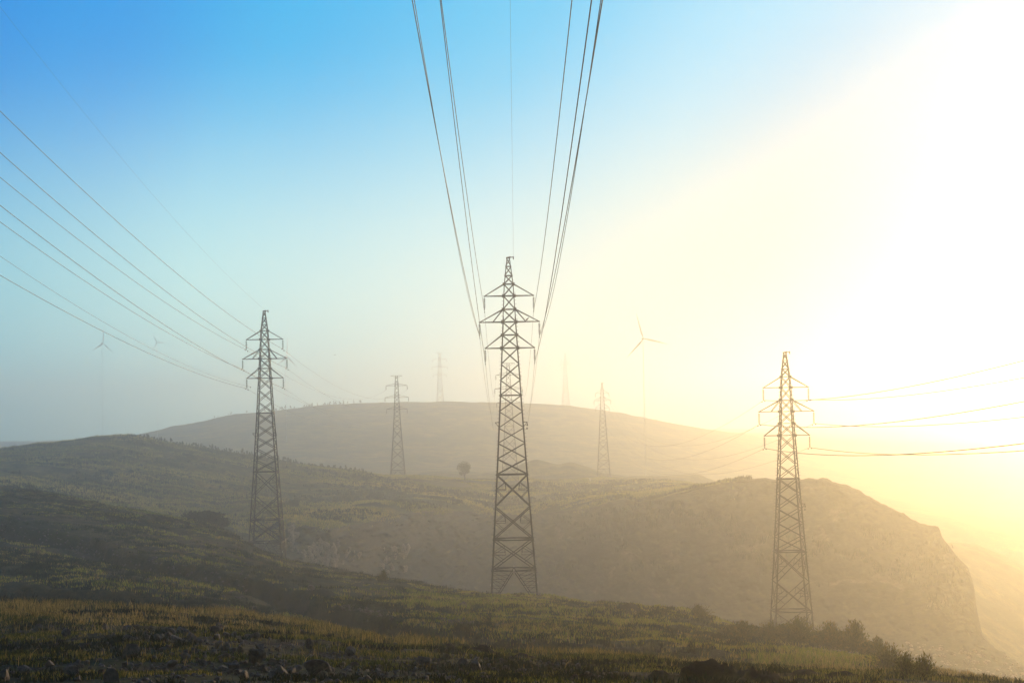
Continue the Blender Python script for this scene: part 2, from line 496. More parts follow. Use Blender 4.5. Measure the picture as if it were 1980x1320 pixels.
# ------------------------------------------------------------------ terrain
# crest lines and feet of the land as (photo x, photo y, distance); heights follow from them
LAY = [
    [(-60, 2620, 4), (2050, 2620, 4)],
    [(-60, 1360, 30), (500, 1335, 30), (990, 1325, 30), (1500, 1335, 30), (2050, 1375, 30)],
    [(-60, 1165, 105), (200, 1169, 100), (450, 1188, 95), (620, 1208, 90), (750, 1232, 85), (900, 1246, 80), (1000, 1262, 75), (1250, 1276, 62), (1350, 1288, 58), (1480, 1296, 56), (1650, 1302, 58), (1850, 1312, 60), (2050, 1330, 60)],
    [(-60, 1168, 120), (200, 1172, 115), (450, 1190, 108), (620, 1209, 102), (750, 1232, 97), (900, 1245, 92), (1000, 1258, 86), (1250, 1271, 74), (1350, 1282, 70), (1480, 1290, 68), (1650, 1296, 70), (1850, 1311, 70), (2050, 1330, 68)],
    [(-60, 1085, 185), (200, 1095, 185), (450, 1128, 175), (700, 1178, 150), (990, 1203, 130), (1250, 1232, 115), (1450, 1252, 120), (1650, 1272, 120), (1800, 1303, 100), (1900, 1317, 85), (2050, 1336, 75)],
    [(-60, 930, 330), (0, 940, 325), (100, 955, 320), (200, 975, 315), (300, 993, 312), (400, 1012, 308), (450, 1030, 300), (500, 1062, 292), (560, 1085, 285), (650, 1102, 265), (750, 1120, 245), (850, 1138, 228), (950, 1150, 217), (1040, 1155, 214), (1150, 1168, 210), (1250, 1172, 205), (1330, 1180, 205), (1400, 1205, 205), (1450, 1219, 205), (1560, 1230, 205), (1640, 1245, 200), (1700, 1264, 190), (1760, 1287, 175), (1830, 1310, 150), (1900, 1323, 120), (2050, 1345, 100)],
    [(-60, 945, 370), (300, 1002, 360), (420, 1022, 350), (480, 1100, 345), (540, 1250, 335), (700, 1500, 320), (990, 1600, 300), (1600, 1600, 290), (1750, 1450, 290), (1850, 1420, 290), (2050, 1440, 290)],
    [(-60, 938, 395), (300, 999, 390), (420, 1017, 380), (480, 1060, 366), (560, 1135, 358), (600, 1145, 365), (700, 1165, 400), (820, 1185, 440), (954, 1195, 480), (1210, 1240, 430), (1480, 1280, 395), (1700, 1320, 365), (1850, 1340, 345), (1980, 1385, 335), (2050, 1400, 335)],
    [(-60, 930, 420), (300, 989, 420), (420, 1007, 410), (480, 1036, 385), (560, 1098, 370), (600, 1105, 378), (700, 1120, 414), (820, 1125, 452), (954, 1125, 496), (1210, 1155, 448), (1480, 1205, 418), (1700, 1238, 402), (1800, 1233, 396), (1870, 1234, 394), (1900, 1246, 393), (1940, 1268, 392), (1980, 1292, 391), (2050, 1340, 390)],
    [(-60, 915, 460), (300, 970, 470), (430, 992, 450), (500, 1003, 420), (560, 1008, 396), (640, 1020, 400), (700, 1010, 425), (735, 1000, 445), (822, 986, 482), (954, 989, 530), (1030, 993, 520), (1110, 985, 495), (1150, 979, 480), (1180, 968, 473), (1208, 963, 470), (1235, 972, 468), (1300, 956, 462), (1350, 945, 457), (1420, 930, 450), (1480, 924, 446), (1560, 923, 442), (1600, 926, 440), (1640, 938, 438), (1665, 948, 437), (1700, 970, 434), (1760, 1000, 430), (1800, 1015, 427), (1815, 1019, 426), (1822, 1038, 424), (1850, 1070, 421), (1872, 1095, 418), (1883, 1130, 414), (1889, 1180, 410), (1899, 1225, 404), (1930, 1261, 400), (1980, 1291, 398), (2050, 1339, 396)],
    [(-60, 895, 530), (220, 880, 540), (450, 930, 530), (560, 968, 500), (640, 972, 500), (735, 955, 530), (822, 950, 560), (954, 945, 600), (1100, 948, 590), (1235, 950, 560), (1300, 943, 540), (1350, 937, 530), (1420, 940, 520), (1480, 950, 510), (1600, 965, 500), (1700, 1010, 490), (1800, 1075, 480), (1890, 1240, 480), (2050, 1350, 480)],
    [(-60, 872, 600), (0, 868, 600), (60, 862, 600), (130, 852, 600), (190, 844, 600), (250, 843, 600), (290, 850, 602), (370, 863, 605), (450, 876, 608), (540, 890, 610), (620, 902, 612), (690, 911, 615), (740, 919, 618), (800, 920, 620), (850, 924, 625), (900, 928, 630), (990, 925, 650), (1100, 928, 660), (1165, 924, 690), (1250, 928, 640), (1330, 934, 620), (1400, 960, 610), (1480, 1000, 610), (1700, 1070, 620), (1800, 1054, 620), (1845, 1049, 620), (1890, 1053, 620), (1940, 1074, 620), (1980, 1094, 620), (2050, 1130, 620)],
    [(-60, 880, 735), (250, 870, 735), (690, 921, 735), (850, 927, 735), (990, 928, 735), (1165, 922, 735), (1330, 932, 735), (1480, 990, 735), (1700, 1060, 735), (2050, 1110, 735)],
    [(-60, 885, 775), (600, 925, 775), (690, 923, 775), (800, 925, 775), (830, 919, 775), (855, 915, 775), (880, 917, 775), (930, 921, 775), (980, 912, 775), (1010, 896, 775), (1035, 888, 775), (1060, 893, 775), (1080, 897, 775), (1105, 892, 775), (1140, 903, 775), (1170, 917, 775), (1215, 924, 775), (1250, 922, 775), (1300, 920, 775), (1350, 917, 775), (1372, 926, 775), (1420, 945, 775), (1480, 960, 775), (2050, 1050, 775)],
    [(-60, 890, 960), (990, 910, 960), (1350, 925, 960), (2050, 1000, 960)],
    [(-60, 874, 1300), (100, 862, 1300), (200, 852, 1300), (270, 840, 1300), (330, 825, 1300), (400, 812, 1300), (460, 800, 1300), (500, 797, 1300), (560, 790, 1300), (620, 783, 1300), (700, 779, 1300), (800, 777, 1300), (900, 777, 1300), (1000, 779, 1300), (1100, 784, 1300), (1200, 798, 1300), (1300, 818, 1300), (1500, 850, 1300), (2050, 870, 1300)],
    [(-60, 890, 1600), (990, 820, 1600), (2050, 860, 1600)],
    [(-60, 862, 2000), (990, 844, 2000), (2050, 826, 2000)],
    [(-60, 854, 2200), (990, 836, 2200), (2050, 818, 2200)],
]
ROWS = [24, 170, 16, 80, 130, 22, 16, 60, 110, 50, 50, 14, 20, 10, 24, 10, 10, 8]
A_VIS = 0.305
cols = np.concatenate([np.linspace(-0.45, -A_VIS, 26)[:-1], np.linspace(-A_VIS, A_VIS, 860), np.linspace(A_VIS, 0.45, 26)[1:]])
NC = len(cols)
lay_d, lay_u = [], []
for pts in LAY:
    P = np.array([unproj(*p) for p in pts])
    a = P[:, 0] / P[:, 1]
    o = np.argsort(a)
    dd = np.interp(cols, a[o], P[o, 1])
    uu = np.interp(cols, a[o], P[o, 2] / P[o, 1])
    # soften the polyline's corners a little
    ker = np.array([1, 2, 3, 2, 1.0]); ker /= ker.sum()
    if len(pts) < 30:
        for _ in range(2):
            dd = np.convolve(np.pad(dd, 2, mode='edge'), ker, 'valid')
            uu = np.convolve(np.pad(uu, 2, mode='edge'), ker, 'valid')
    lay_d.append(dd); lay_u.append(uu)
lay_d = np.array(lay_d); lay_u = np.array(lay_u)
crag = sstep(0.10, 0.16, cols) * (1 - sstep(0.262, 0.27, cols))
lay_u[9] += (fbm(cols * 90, cols * 0 + 3.3, 201, 4, 0.6) * (0.0005 + 0.0018 * crag))
lay_u[9] = np.maximum(lay_u[9], lay_u[8] + 0.0002)
for k in range(1, len(lay_d)):
    lay_d[k] = np.maximum(lay_d[k], lay_d[k - 1] + 1.5)

# monotone cubic through the layers of every column
h = np.diff(lay_d, axis=0)
dl = np.diff(lay_u, axis=0) / h
mslope = np.zeros_like(lay_u)
for k in range(1, len(lay_d) - 1):
    s = dl[k - 1] * dl[k]
    w1 = 2 * h[k] + h[k - 1]; w2 = h[k] + 2 * h[k - 1]
    mslope[k] = np.where(s > 0, (w1 + w2) / (w1 / np.where(dl[k - 1] == 0, 1, dl[k - 1]) + w2 / np.where(dl[k] == 0, 1, dl[k])), 0)
mslope[0] = dl[0]; mslope[-1] = dl[-1]
G_d, G_u, G_lay = [], [], []
for k in range(len(LAY) - 1):
    n = ROWS[k]
    for j in range(n + (1 if k == len(LAY) - 2 else 0)):
        t = j / n
        if k == 0: t = t ** 1.6
        h00 = 2 * t**3 - 3 * t**2 + 1; h10 = t**3 - 2 * t**2 + t; h01 = -2 * t**3 + 3 * t**2; h11 = t**3 - t**2
        u = h00 * lay_u[k] + h10 * h[k] * mslope[k] + h01 * lay_u[k + 1] + h11 * h[k] * mslope[k + 1]
        if k == 0:      # straight ground under the camera
            d = lay_d[0] + t * h[0]
            z0 = -1.7; z1 = lay_u[1] * lay_d[1]
            u = (z0 + (z1 - z0) * (d / lay_d[1])) / d
        G_d.append(lay_d[k] + t * h[k]); G_u.append(u); G_lay.append(k + t)
G_d = np.array(G_d); G_u = np.array(G_u); G_lay = np.array(G_lay)
NR = len(G_d)
GX = cols[None, :] * G_d
GY = G_d.copy()
GZ = G_u * G_d
LAYER = np.repeat(G_lay[:, None], NC, 1)
SOIL = np.zeros_like(GZ)


def base_hit(px, py, max_layer=5.2):
    """where the ray through a photo pixel meets the land"""
    r = unproj(px, py, 1.0)
    a, u = r[0], r[2]
    c = int(np.clip(np.searchsorted(cols, a), 1, NC - 1))
    w = (a - cols[c - 1]) / (cols[c] - cols[c - 1])
    dc = GY[:, c - 1] * (1 - w) + GY[:, c] * w
    uc = (GZ[:, c - 1] * (1 - w) + GZ[:, c] * w) / dc
    ok = np.nonzero((uc >= u) & (G_lay <= max_layer))[0]
    if len(ok) == 0: return None
    i = ok[0]
    if i == 0: d = dc[0]
    else:
        q = (u - uc[i - 1]) / max(uc[i] - uc[i - 1], 1e-9)
        d = dc[i - 1] + (dc[i] - dc[i - 1]) * np.clip(q, 0, 1)
    return np.array([a * d, d, u * d])


# the cut track that runs down the left slope and on along the terrace
def poly_sd(P, X, Y):
    best = np.full(X.shape, 1e9); sg = np.zeros(X.shape)
    for (ax, ay), (bx, by) in zip(P[:-1], P[1:]):
        dx, dy = bx - ax, by - ay
        l2 = dx * dx + dy * dy
        t = np.clip(((X - ax) * dx + (Y - ay) * dy) / l2, 0, 1)
        ex, ey = X - ax - t * dx, Y - ay - t * dy
        d = np.hypot(ex, ey)
        s = np.sign(dx * (Y - ay) - dy * (X - ax))
        m = d < best
        best = np.where(m, d, best); sg = np.where(m, s, sg)
    return best * np.where(sg == 0, 1, sg)


near = LAYER < 5.3
nearrow = G_lay < 5.3
nr = int(nearrow.sum())
CUTS = [
    ([(-60, 985), (0, 1000), (120, 1030), (250, 1065), (380, 1095), (480, 1115), (560, 1133), (640, 1162), (720, 1192), (820, 1216), (950, 1228), (1080, 1236), (1250, 1252), (1400, 1266), (1550, 1278)], 2.3, 6.0),
    ([(-60, 1132), (60, 1134), (150, 1142), (260, 1146), (360, 1158), (430, 1170)], 1.8, 7.0),
    ([(250, 1090), (330, 1100), (400, 1112), (470, 1128)], 0.9, 4.0),
    ([(940, 1258), (1010, 1262), (1060, 1270)], 0.8, 3.0),
]
cut_w = np.zeros((nr, NC))
XN, YN = GX[:nr], GY[:nr]
wob = fbm(XN / 9, YN / 9, 31, 3) * 3.0
for pix, depth, ln in CUTS:
    P = [base_hit(*p)[:2] for p in pix]
    s = poly_sd(P, XN, YN) + wob
    # fade at both ends
    ends = np.minimum(np.hypot(XN - P[0][0], YN - P[0][1]), np.hypot(XN - P[-1][0], YN - P[-1][1]))
    fade = sstep(0, 12, ends)
    f = sstep(0.0, -1.3, s) * np.exp(-np.maximum(0, -s - 1.3) / ln) * fade
    GZ[:nr] -= depth * f
    SOIL[:nr] = np.maximum(SOIL[:nr], f * sstep(-9, -0.5, s) * 0.9)

# bare mounds of earth in the foreground
MOUNDS = [(1375, 1318, 80, 34, 0.95), (1480, 1322, 110, 22, 0.9), (1275, 1318, 45, 22, 0.8), (1222, 1190, 55, 20, 0.85), (1352, 1200, 34, 24, 0.55),
          (935, 1268, 50, 18, 0.8), (1010, 1280, 45, 14, 0.8), (1085, 1290, 40, 12, 0.8), (1140, 1302, 50, 14, 0.8), (865, 1258, 45, 16, 0.7), (1560, 1310, 60, 14, 0.7),
          (1640, 1316, 45, 12, 0.7), (1310, 1222, 45, 14, 0.1), (110, 1275, 40, 8, 0.6), (560, 1120, 40, 12, 0.1), (620, 1150, 50, 10, 0.6), (1690, 1275, 40, 12, 0.5), (60, 1110, 50, 12, 0.2)]
for px, py, wpx, hpx, so in MOUNDS:
    p = base_hit(px, py)
    if p is None: continue
    k = p[1] / FPX
    wx, hz = wpx * k * 0.55, hpx * k * 1.15
    q = ((XN - p[0]) / wx) ** 2 + ((YN - p[1] - wx * 0.5) / (wx * 1.1)) ** 2
    q = q * np.clip(1 + 1.7 * fbm(XN / wx * 1.4 + px, YN / wx * 1.1, 41, 4), 0.25, 3)
    g = np.exp(-q ** 0.95) * (1 + 0.5 * fbm(XN / 0.7, YN / 0.9, 43, 3))
    GZ[:nr] += hz * g
    SOIL[:nr] = np.maximum(SOIL[:nr], so * sstep(0.25, 0.6, g))

# roughness of the land
amp_near = np.clip(YN / 120, 0.25, 1.4)
hum = fbm(XN / 2.6, YN / 3.2, 3, 4, 0.55)
GZ[:nr] += 0.34 * amp_near * hum * sstep(20, 34, YN) + 0.22 * fbm(XN / 11, YN / 13, 5, 3) * sstep(10, 40, YN)
SOIL[:nr] = np.maximum(SOIL[:nr], sstep(0.16, 0.34, -hum - 0.1 + 0.4 * fbm(XN / 14, YN / 14, 77, 3)) * 0.75)
# level ground under the three near pylons
for px, tx, ty, td, rad in ((513.5, 511, 602, 290, 7.5), (1521, 1513, 682, 235, 9.0), (988.5, 983, 499, 214.7, 7.0)):
    fx, fz = unproj(px, 820, td)[0], unproj(tx, ty, td)[2] - 40 - 0.05
    w = 1 - sstep(0.55, 1.35, np.hypot(GX - fx, GY - td) / rad)
    GZ = GZ * (1 - w) + fz * w
# cliffs: broken ledges
wall = (LAYER > 7.4) & (LAYER < 9.0)
WALLW = sstep(7.2, 8.1, LAYER) * (1 - sstep(8.93, 9.0, LAYER))
right_of = cols[None, :] > -0.135
ZZ = GZ
rid = np.abs(fbm(GX / 10 + ZZ * 0.12, ZZ / 6.0 - GX * 0.10, 9, 5, 0.6))
rid2 = np.abs(fbm((GX + ZZ * 0.7) / 3.5, (ZZ - GX * 0.4) / 6.5, 15, 4, 0.6))
SMOOTHR = 1 - 0.72 * sstep(-0.01, 0.05, cols)[None, :] * (1 - sstep(0.225, 0.25, cols)[None, :])
GUL = np.abs(vnoise(GX / 17 + 0.6 * fbm(GX / 14, GZ / 12, 95, 3), GX * 0 + 4.2, 91)) * 2
GULW = sstep(0.0, 0.05, cols)[None, :]
GD = ((rid * 12 + rid2 * 5 - 3.6) * SMOOTHR + GULW * (GUL * 9 - 4)) * WALLW * sstep(-0.15, -0.12, cols)[None, :]
GY -= GD * 0.9
GX = cols[None, :] * GY * (GX / np.maximum(cols[None, :] * G_d, 1e-9) if False else 1.0)
# scree slope below the cliffs
scr = sstep(7.0, 7.2, LAYER) * (1 - sstep(7.9, 8.05, LAYER))
GZ += scr * 1.6 * fbm(GX / 5, GY / 5, 19, 4)
# plateau, hill and far land
farm = sstep(9.0, 9.15, LAYER)
GZ += farm * (0.9 * fbm(GX / 16, GY / 14, 23, 4, 0.55) + 0.35 * np.abs(fbm(GX / 4.5, GY / 4.5, 25, 3)) * (LAYER < 14.5))
left_hill = sstep(9.0, 9.3, LAYER) * (1 - sstep(10.95, 11.0, LAYER)) * sstep(-0.09, -0.14, cols)[None, :]
rowph = (GY * 0.9 + GX * 0.35 + 5 * fbm(GX / 40, GY / 40, 61, 2)) / 7.5
GZ += left_hill * 0.38 * np.sin(rowph * 2 * np.pi)
rough_left = sstep(6.0, 7.0, LAYER) * (1 - sstep(8.9, 9.2, LAYER)) * (1 - sstep(-0.15, -0.12, cols)[None, :])
GZ += rough_left * 0.9 * fbm(GX / 12, GY / 12, 29, 4)
FARSOIL = sstep(0.05, 0.3, fbm(GX / 30, GY / 30, 71, 4)) * 0.5
SOIL = np.where(LAYER > 9.0, FARSOIL * (LAYER < 12), SOIL)


def strip_mesh(name, r0, r1, mat):
    X, Y, Z, S = GX[r0:r1], GY[r0:r1], GZ[r0:r1], SOIL[r0:r1]
    n = r1 - r0
    v = np.stack([X, Y, Z], -1).reshape(-1, 3)
    i = np.arange(n - 1)[:, None] * NC + np.arange(NC - 1)[None, :]
    q = np.stack([i, i + 1, i + 1 + NC, i + NC], -1).reshape(-1)
    me = np_mesh(name, v, q, np.arange(0, len(q), 4), mat, True)
    at = me.attributes.new('soil', 'FLOAT', 'POINT')
    at.data.foreach_set('value', np.ascontiguousarray(S, dtype=np.float32).ravel())
    return me


def first_row(layer): return int(np.searchsorted(G_lay, layer - 1e-9))


r6, r9, r12, r15 = first_row(6), first_row(9), first_row(12), first_row(14)
tag(link('ground', strip_mesh('ground', 0, r6 + 1, M_GROUND)), 'rough grassy slope in the foreground with a cut track', kind='structure')
tag(link('quarry_cliff', strip_mesh('quarry_cliff', r6, r9 + 1, M_CLIFF)), 'steep quarry walls and the rounded bluff across the valley', kind='structure')
tag(link('plateau', strip_mesh('plateau', r9, r15 + 1, M_HILL)), 'pale grassy plateau and hill beyond the quarry', kind='structure')
tag(link('far_hills', strip_mesh('far_hills', r15, NR, M_HILL)), 'long hill fading into the fog', kind='structure')


def hit(px, py, max_layer=5.2):
    return base_hit(px, py, max_layer)


def height(X, Y):
    """land height at many points (front part of the land: rows stay ordered in distance)"""
    X = np.atleast_1d(np.asarray(X, float)); Y = np.atleast_1d(np.asarray(Y, float))
    a = X / Y
    c = np.clip(np.searchsorted(cols, a), 1, NC - 1)
    res = np.zeros_like(X); so = np.zeros_like(X)
    order = np.argsort(c, kind='stable')
    cs = c[order]
    bounds = np.nonzero(np.diff(cs))[0] + 1
    for grp in np.split(order, bounds):
        ci = c[grp[0]]
        w = (a[grp] - cols[ci - 1]) / (cols[ci] - cols[ci - 1])
        z0 = np.interp(Y[grp], GY[:, ci - 1], GZ[:, ci - 1]); z1 = np.interp(Y[grp], GY[:, ci], GZ[:, ci])
        s0 = np.interp(Y[grp], GY[:, ci], SOIL[:, ci])
        res[grp] = z0 * (1 - w) + z1 * w
        so[grp] = s0
    return res, so


# ------------------------------------------------------------------ haze
hz = MB()
lowz = float(GZ.min()) - 1.0
BX, BY0, BY1, BT = 1010, -60, 2215, 55
for z in (lowz, BT):
    hz.v += [Vector((-BX, BY0, z)), Vector((BX, BY0, z)), Vector((BX, BY1, z)), Vector((-BX, BY1, z))]
hz.f = [(3, 2, 1, 0), (4, 5, 6, 7), (0, 1, 5, 4), (1, 2, 6, 5), (2, 3, 7, 6), (3, 0, 4, 7)]
hm = bpy.data.materials.new('haze_air')
hm.use_nodes = True
ht = hm.node_tree
ht.nodes.clear()
ho = ht.nodes.new('ShaderNodeOutputMaterial')
hv = ht.nodes.new('ShaderNodeVolumePrincipled')
hv.inputs['Color'].default_value = (0.93, 0.985, 0.97, 1)
hv.inputs['Density'].default_value = HAZE_DENSITY
hv.inputs['Anisotropy'].default_value = HAZE_G
ht.links.new(hv.outputs[0], ho.inputs['Volume'])
try: hm.cycles.homogeneous_volume = True
except Exception: pass
tag(hz.build('haze', hm), 'morning mist filling the valley', kind='stuff')

# ------------------------------------------------------------------ pylons
S_ = 16.3   # photo px per metre on the centre pylon


def tower_shape(kind):
    """half widths (x and y alike) by height above the feet"""
    if kind == 'pointed':
        pr = [(40.0, 0.20), (36.9, 0.57), (29.3, 0.98), (23.7, 1.29), (14.4, 1.85), (6.75, 2.36), (3.2, 2.58), (0.0, 2.76)]
    else:
        pr = [(34.0, 0.42), (26.0, 0.80), (20.6, 1.07), (15.8, 1.36), (9.0, 1.85), (2.0, 2.35), (0.0, 2.5)]
    hs = [p[0] for p in pr][::-1]; ws = [p[1] for p in pr][::-1]
    return lambda z: float(np.interp(z, hs, ws))


def corners(hw, z): return [Vector((-hw, -hw, z)), Vector((hw, -hw, z)), Vector((hw, hw, z)), Vector((-hw, hw, z))]


def make_insulator(parent, x, z, drop):
    m = MB()
    m.tube([(x, 0, z), (x, 0, z - drop)], 0.018, 6)
    nd = 9
    for i in range(nd):
        zz = z - 0.22 - (drop - 0.42) * i / (nd - 1)
        m.lathe((x, 0, zz), [(0.02, 0.05), (0.06, 0.045), (0.135, -0.01), (0.13, -0.035), (0.05, -0.03), (0.02, -0.05)], 10)
    ins = m.build('insulator', M_INSUL, parent)
    c = MB()
    c.tube([(x, -0.17, z - drop - 0.02), (x, -0.08, z - drop + 0.02), (x, 0, z - drop + 0.04), (x, 0.08, z - drop + 0.02), (x, 0.17, z - drop - 0.02)], [0.03, 0.055, 0.07, 0.055, 0.03], 6)
    c.build('suspension_clamp', M_STEEL, ins)
    return ins


def make_tower(kind):
    hw = tower_shape(kind)
    root = empty('pylon', (0, 0, 0))
    pt = kind == 'pointed'
    H = 40.0 if pt else 34.0
    if pt:
        lev = [40.0, 38.0, 36.9, 35.5, 33.9, 32.4, 30.85, 29.3, 27.4, 25.5, 23.7, 21.8, 19.85, 18.05, 16.2, 14.36]
        horiz = [39.0, 37.9, 36.9, 35.5, 33.9, 32.4, 30.85, 29.3, 23.7]
        lev = [40.0, 39.0, 37.95, 36.9, 35.5, 33.9, 32.4, 30.85, 29.3, 27.4, 25.5, 23.7, 21.8, 19.85, 18.05, 16.2, 14.36]
        bigs = [(14.36, 10.55), (10.55, 6.75), (6.75, 3.2)]
        horiz_big = [14.36, 6.75, 3.2]
        arms = [(36.9, 35.5, 2.93), (33.9, 32.4, 3.55), (30.85, 29.3, 2.93)]
        base = 3.2
    else:
        lev = [34.0, 32.5, 31.3, 30.6, 28.9, 27.4, 26.6, 25.0, 23.4, 22.6, 21.0, 19.4, 17.8, 15.8]
        horiz = [34.0, 31.3, 30.6, 27.4, 26.6, 23.4, 22.6]
        bigs = [(15.8, 12.4), (12.4, 9.0), (9.0, 5.5), (5.5, 2.0)]
        horiz_big = [15.8, 9.0, 2.0]
        arms = [(31.3, 30.6, 3.6), (27.4, 26.6, 4.0), (23.4, 22.6, 3.5)]
        base = 2.0
    # legs
    zs = sorted(set([0.0, 3.2, 6.75, 10.55, 14.36, 18, 21.8, 23.7, 29.3, 33, 36.9, H] if pt else [0, 2, 9, 15.8, 20.6, 26, 34]))
    for k in range(4):
        m = MB()
        for z0, z1 in zip(zs[:-1], zs[1:]):
            c0, c1 = corners(hw(z0), z0)[k], corners(hw(z1), z1)[k]
            w = 0.165 if z1 <= 24 else (0.14 if z1 <= 34 else 0.10)
            m.angle(c0, c1, w, (-c0.x, -c0.y, 0), 0.03)
        m.bar(corners(hw(0), 0)[k], corners(hw(-1.2 * 0), -1.5)[k], 0.25)
        if pt and k in (1, 3):      # climbing bolts up two of the legs
            z = 3.0
            while z < 36:
                c = corners(hw(z), z)[k]
                s = 1 if k == 1 else -1
                m.bar(c, c + Vector((0.17 * s, 0, 0)), 0.03)
                z += 0.45
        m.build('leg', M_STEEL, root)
        f = MB()
        c = corners(hw(0), 0)[k]
        f.lathe((c.x, c.y, -1.2), [(0.5, 0), (0.5, 0.9), (0.42, 1.3), (0.34, 1.36)], 12)
        f.build('footing', M_CONC, root)
    # bracing
    m = MB()

    def faces(z): return corners(hw(z), z)
    def inw(a, b): return -(a + b) / 2

    def brace(a, b, w):
        mid = (a + b) / 2
        m.angle(a, b, w, (-mid.x, -mid.y, 0), 0.016)
    for z1, z0 in zip(lev[:-1], lev[1:]):
        A, B = faces(z1), faces(z0)
        w = 0.065 if z0 >= 23 else 0.075
        for k in range(4):
            j = (k + 1) % 4
            brace(A[k], B[j], w)
            brace(A[j], B[k], w)
    for z in horiz + horiz_big:
        A = faces(z)
        for k in range(4):
            m.bar(A[k], A[(k + 1) % 4], 0.13 if z in horiz_big or z == 23.7 else 0.09)
        if z in horiz_big:
            mids = [(A[k] + A[(k + 1) % 4]) / 2 for k in range(4)]
            for k in range(4): m.bar(mids[k], mids[(k + 1) % 4], 0.08)
    for z1, z0 in bigs:
        A, B = faces(z1), faces(z0)
        for k in range(4):
            j = (k + 1) % 4
            brace(A[k], B[j], 0.085); brace(A[j], B[k], 0.085)
            # the diagonals cross at X; stub members tie their halves back to the legs
            wa, wb = (A[k] - A[j]).length, (B[k] - B[j]).length
            X = A[k].lerp(B[j], wa / (wa + wb))
            lm = (z1 + z0) / 2
            for leg_a, leg_b in ((A[k], B[k]), (A[j], B[j])):
                Lm = leg_a.lerp(leg_b, (z1 - X.z) / (z1 - z0))
                up, lo = leg_a.lerp(X, 0.52), leg_b.lerp(X, 0.52)
                brace(Lm, up, 0.05); brace(Lm, lo, 0.05)
                m.bar(Lm.lerp(X, 0.0), Lm.lerp(X, 0.62), 0.06)
                m.bar(Lm.lerp(X, 0.62), up, 0.05)
    # spread feet: an inverted V on every face
    A, B = faces(base), faces(0.15)
    for k in range(4):
        j = (k + 1) % 4
        mid = (A[k] + A[j]) / 2
        for lt, lb in ((A[k], B[k]), (A[j], B[j])):
            foot = lb.lerp((B[k] + B[j]) / 2, 0.28)
            brace(mid, foot, 0.085)
            m.bar(foot, lb, 0.06)
            prev = None
            for q in (0.3, 0.55, 0.8):
                a1, b1 = lt.lerp(lb, q), mid.lerp(foot, q)
                m.bar(a1, b1, 0.055)
                a0 = lt.lerp(lb, q - 0.27)
                m.bar(a0, b1, 0.05)
    g = m
    for zt, zb, tip in arms:
        for z in (zt, zb):
            for c in corners(hw(z), z):
                s = 0.32 if z == zb else 0.28
                g.bar(c + Vector((0, 0.0, -s / 2)), c + Vector((0, 0, s / 2)), s, 0.05) if False else g.bar(c - Vector((s / 2, 0, 0)), c + Vector((s / 2, 0, 0)), 0.06, s)
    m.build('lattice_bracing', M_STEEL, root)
    # crossarms, one per side, each with its string of insulators
    tips = []
    for ai, (zt, zb, tip) in enumerate(arms):
        for s in (-1, 1):
            a = MB()
            T, Bc = corners(hw(zt), zt), corners(hw(zb), zb)
            ii = (0, 3) if s < 0 else (1, 2)
            tp = Vector((s * tip, 0, zb))
            for i in ii:
                e = tp + Vector((0, 0.06 if i in (2, 3) else -0.06, 0))
                a.bar(Bc[i], e, 0.10)
                a.bar(T[i], e, 0.085)
            lo0, lo1 = Bc[ii[0]], Bc[ii[1]]
            for q0, q1 in ((0.0, 0.3), (0.3, 0.6), (0.6, 0.8)):
                a.bar(lo0.lerp(tp, q0), lo1.lerp(tp, q1), 0.05)
                a.bar(lo0.lerp(tp, q1), lo1.lerp(tp, q1), 0.05)
            if ai == 1 and pt:
                for i in ii:
                    a.bar(T[i], Bc[i].lerp(tp, 0.42), 0.075)
            a.bar(tp + Vector((-s * 0.15, 0, 0.0)), tp + Vector((s * 0.07, 0, 0.0)), 0.2, 0.12)
            arm = a.build('crossarm', M_STEEL, root)
            drop = 1.55 if pt else 1.35
            make_insulator(arm, s * tip, zb - 0.05, drop)
    # top
    p = MB()
    if pt:
        A = corners(hw(40), 40)
        for k in range(4): p.bar(A[k], A[(k + 1) % 4], 0.1)
        p.bar((-0.22, 0, 40.02), (0.30, 0, 40.12), 0.3, 0.16)
        p.bar((0.22, 0, 40.1), (0.66, 0, 40.1), 0.10)
        p.bar((0.62, 0, 40.2), (0.62, 0, 39.82), 0.12)
        p.build('earth_wire_bracket', M_STEEL, root)
        b = MB()
        z = 20.5
        w = hw(z)
        for s in (-1, 1):
            b = MB()
            b.bar((s * w, -w, z), (s * (w + 0.42), -w, z), 0.08)
            b.bar((s * (w + 0.40), -w, z), (s * w, -w, z - 0.5), 0.07)
            if s < 0: b.build('cable_bracket', M_STEEL, root)
        b.bar((w + 0.4, -w, z), (w + 0.4, -w, z - 0.25), 0.06)
        b.lathe((w + 0.4, -w, z - 0.45), [(0.03, 0.22), (0.09, 0.18), (0.09, 0.02), (0.03, 0)], 8)
        b.lathe((w + 0.37, -w, z - 0.85), [(0.03, 0.22), (0.08, 0.18), (0.08, 0.02), (0.03, 0)], 8)
        b.build('cable_bracket', M_STEEL, root)
        for a_, b_, w_ in (((0, -hw(3.2) - .02, 3.02), (0, -hw(3.2) - .02, 3.42), .1), ((0, hw(3.2) + .02, 3.02), (0, hw(3.2) + .02, 3.42), .1),
                           ((-hw(1.6) - 0.1, -hw(1.6), 1.5), (-hw(1.6) - 0.1, -hw(1.6), 1.75), .07), ((hw(1.8) + 0.12, -hw(1.8), 1.6), (hw(1.8) + 0.12, -hw(1.8), 1.95), .08)):
            q = MB()
            q.bar(a_, b_, w_, 0.06)
            q.build('glint_plate', M_GLINT, root)  # joint plates coloured bright to imitate sun glints
    else:
        A = corners(hw(34), 34)
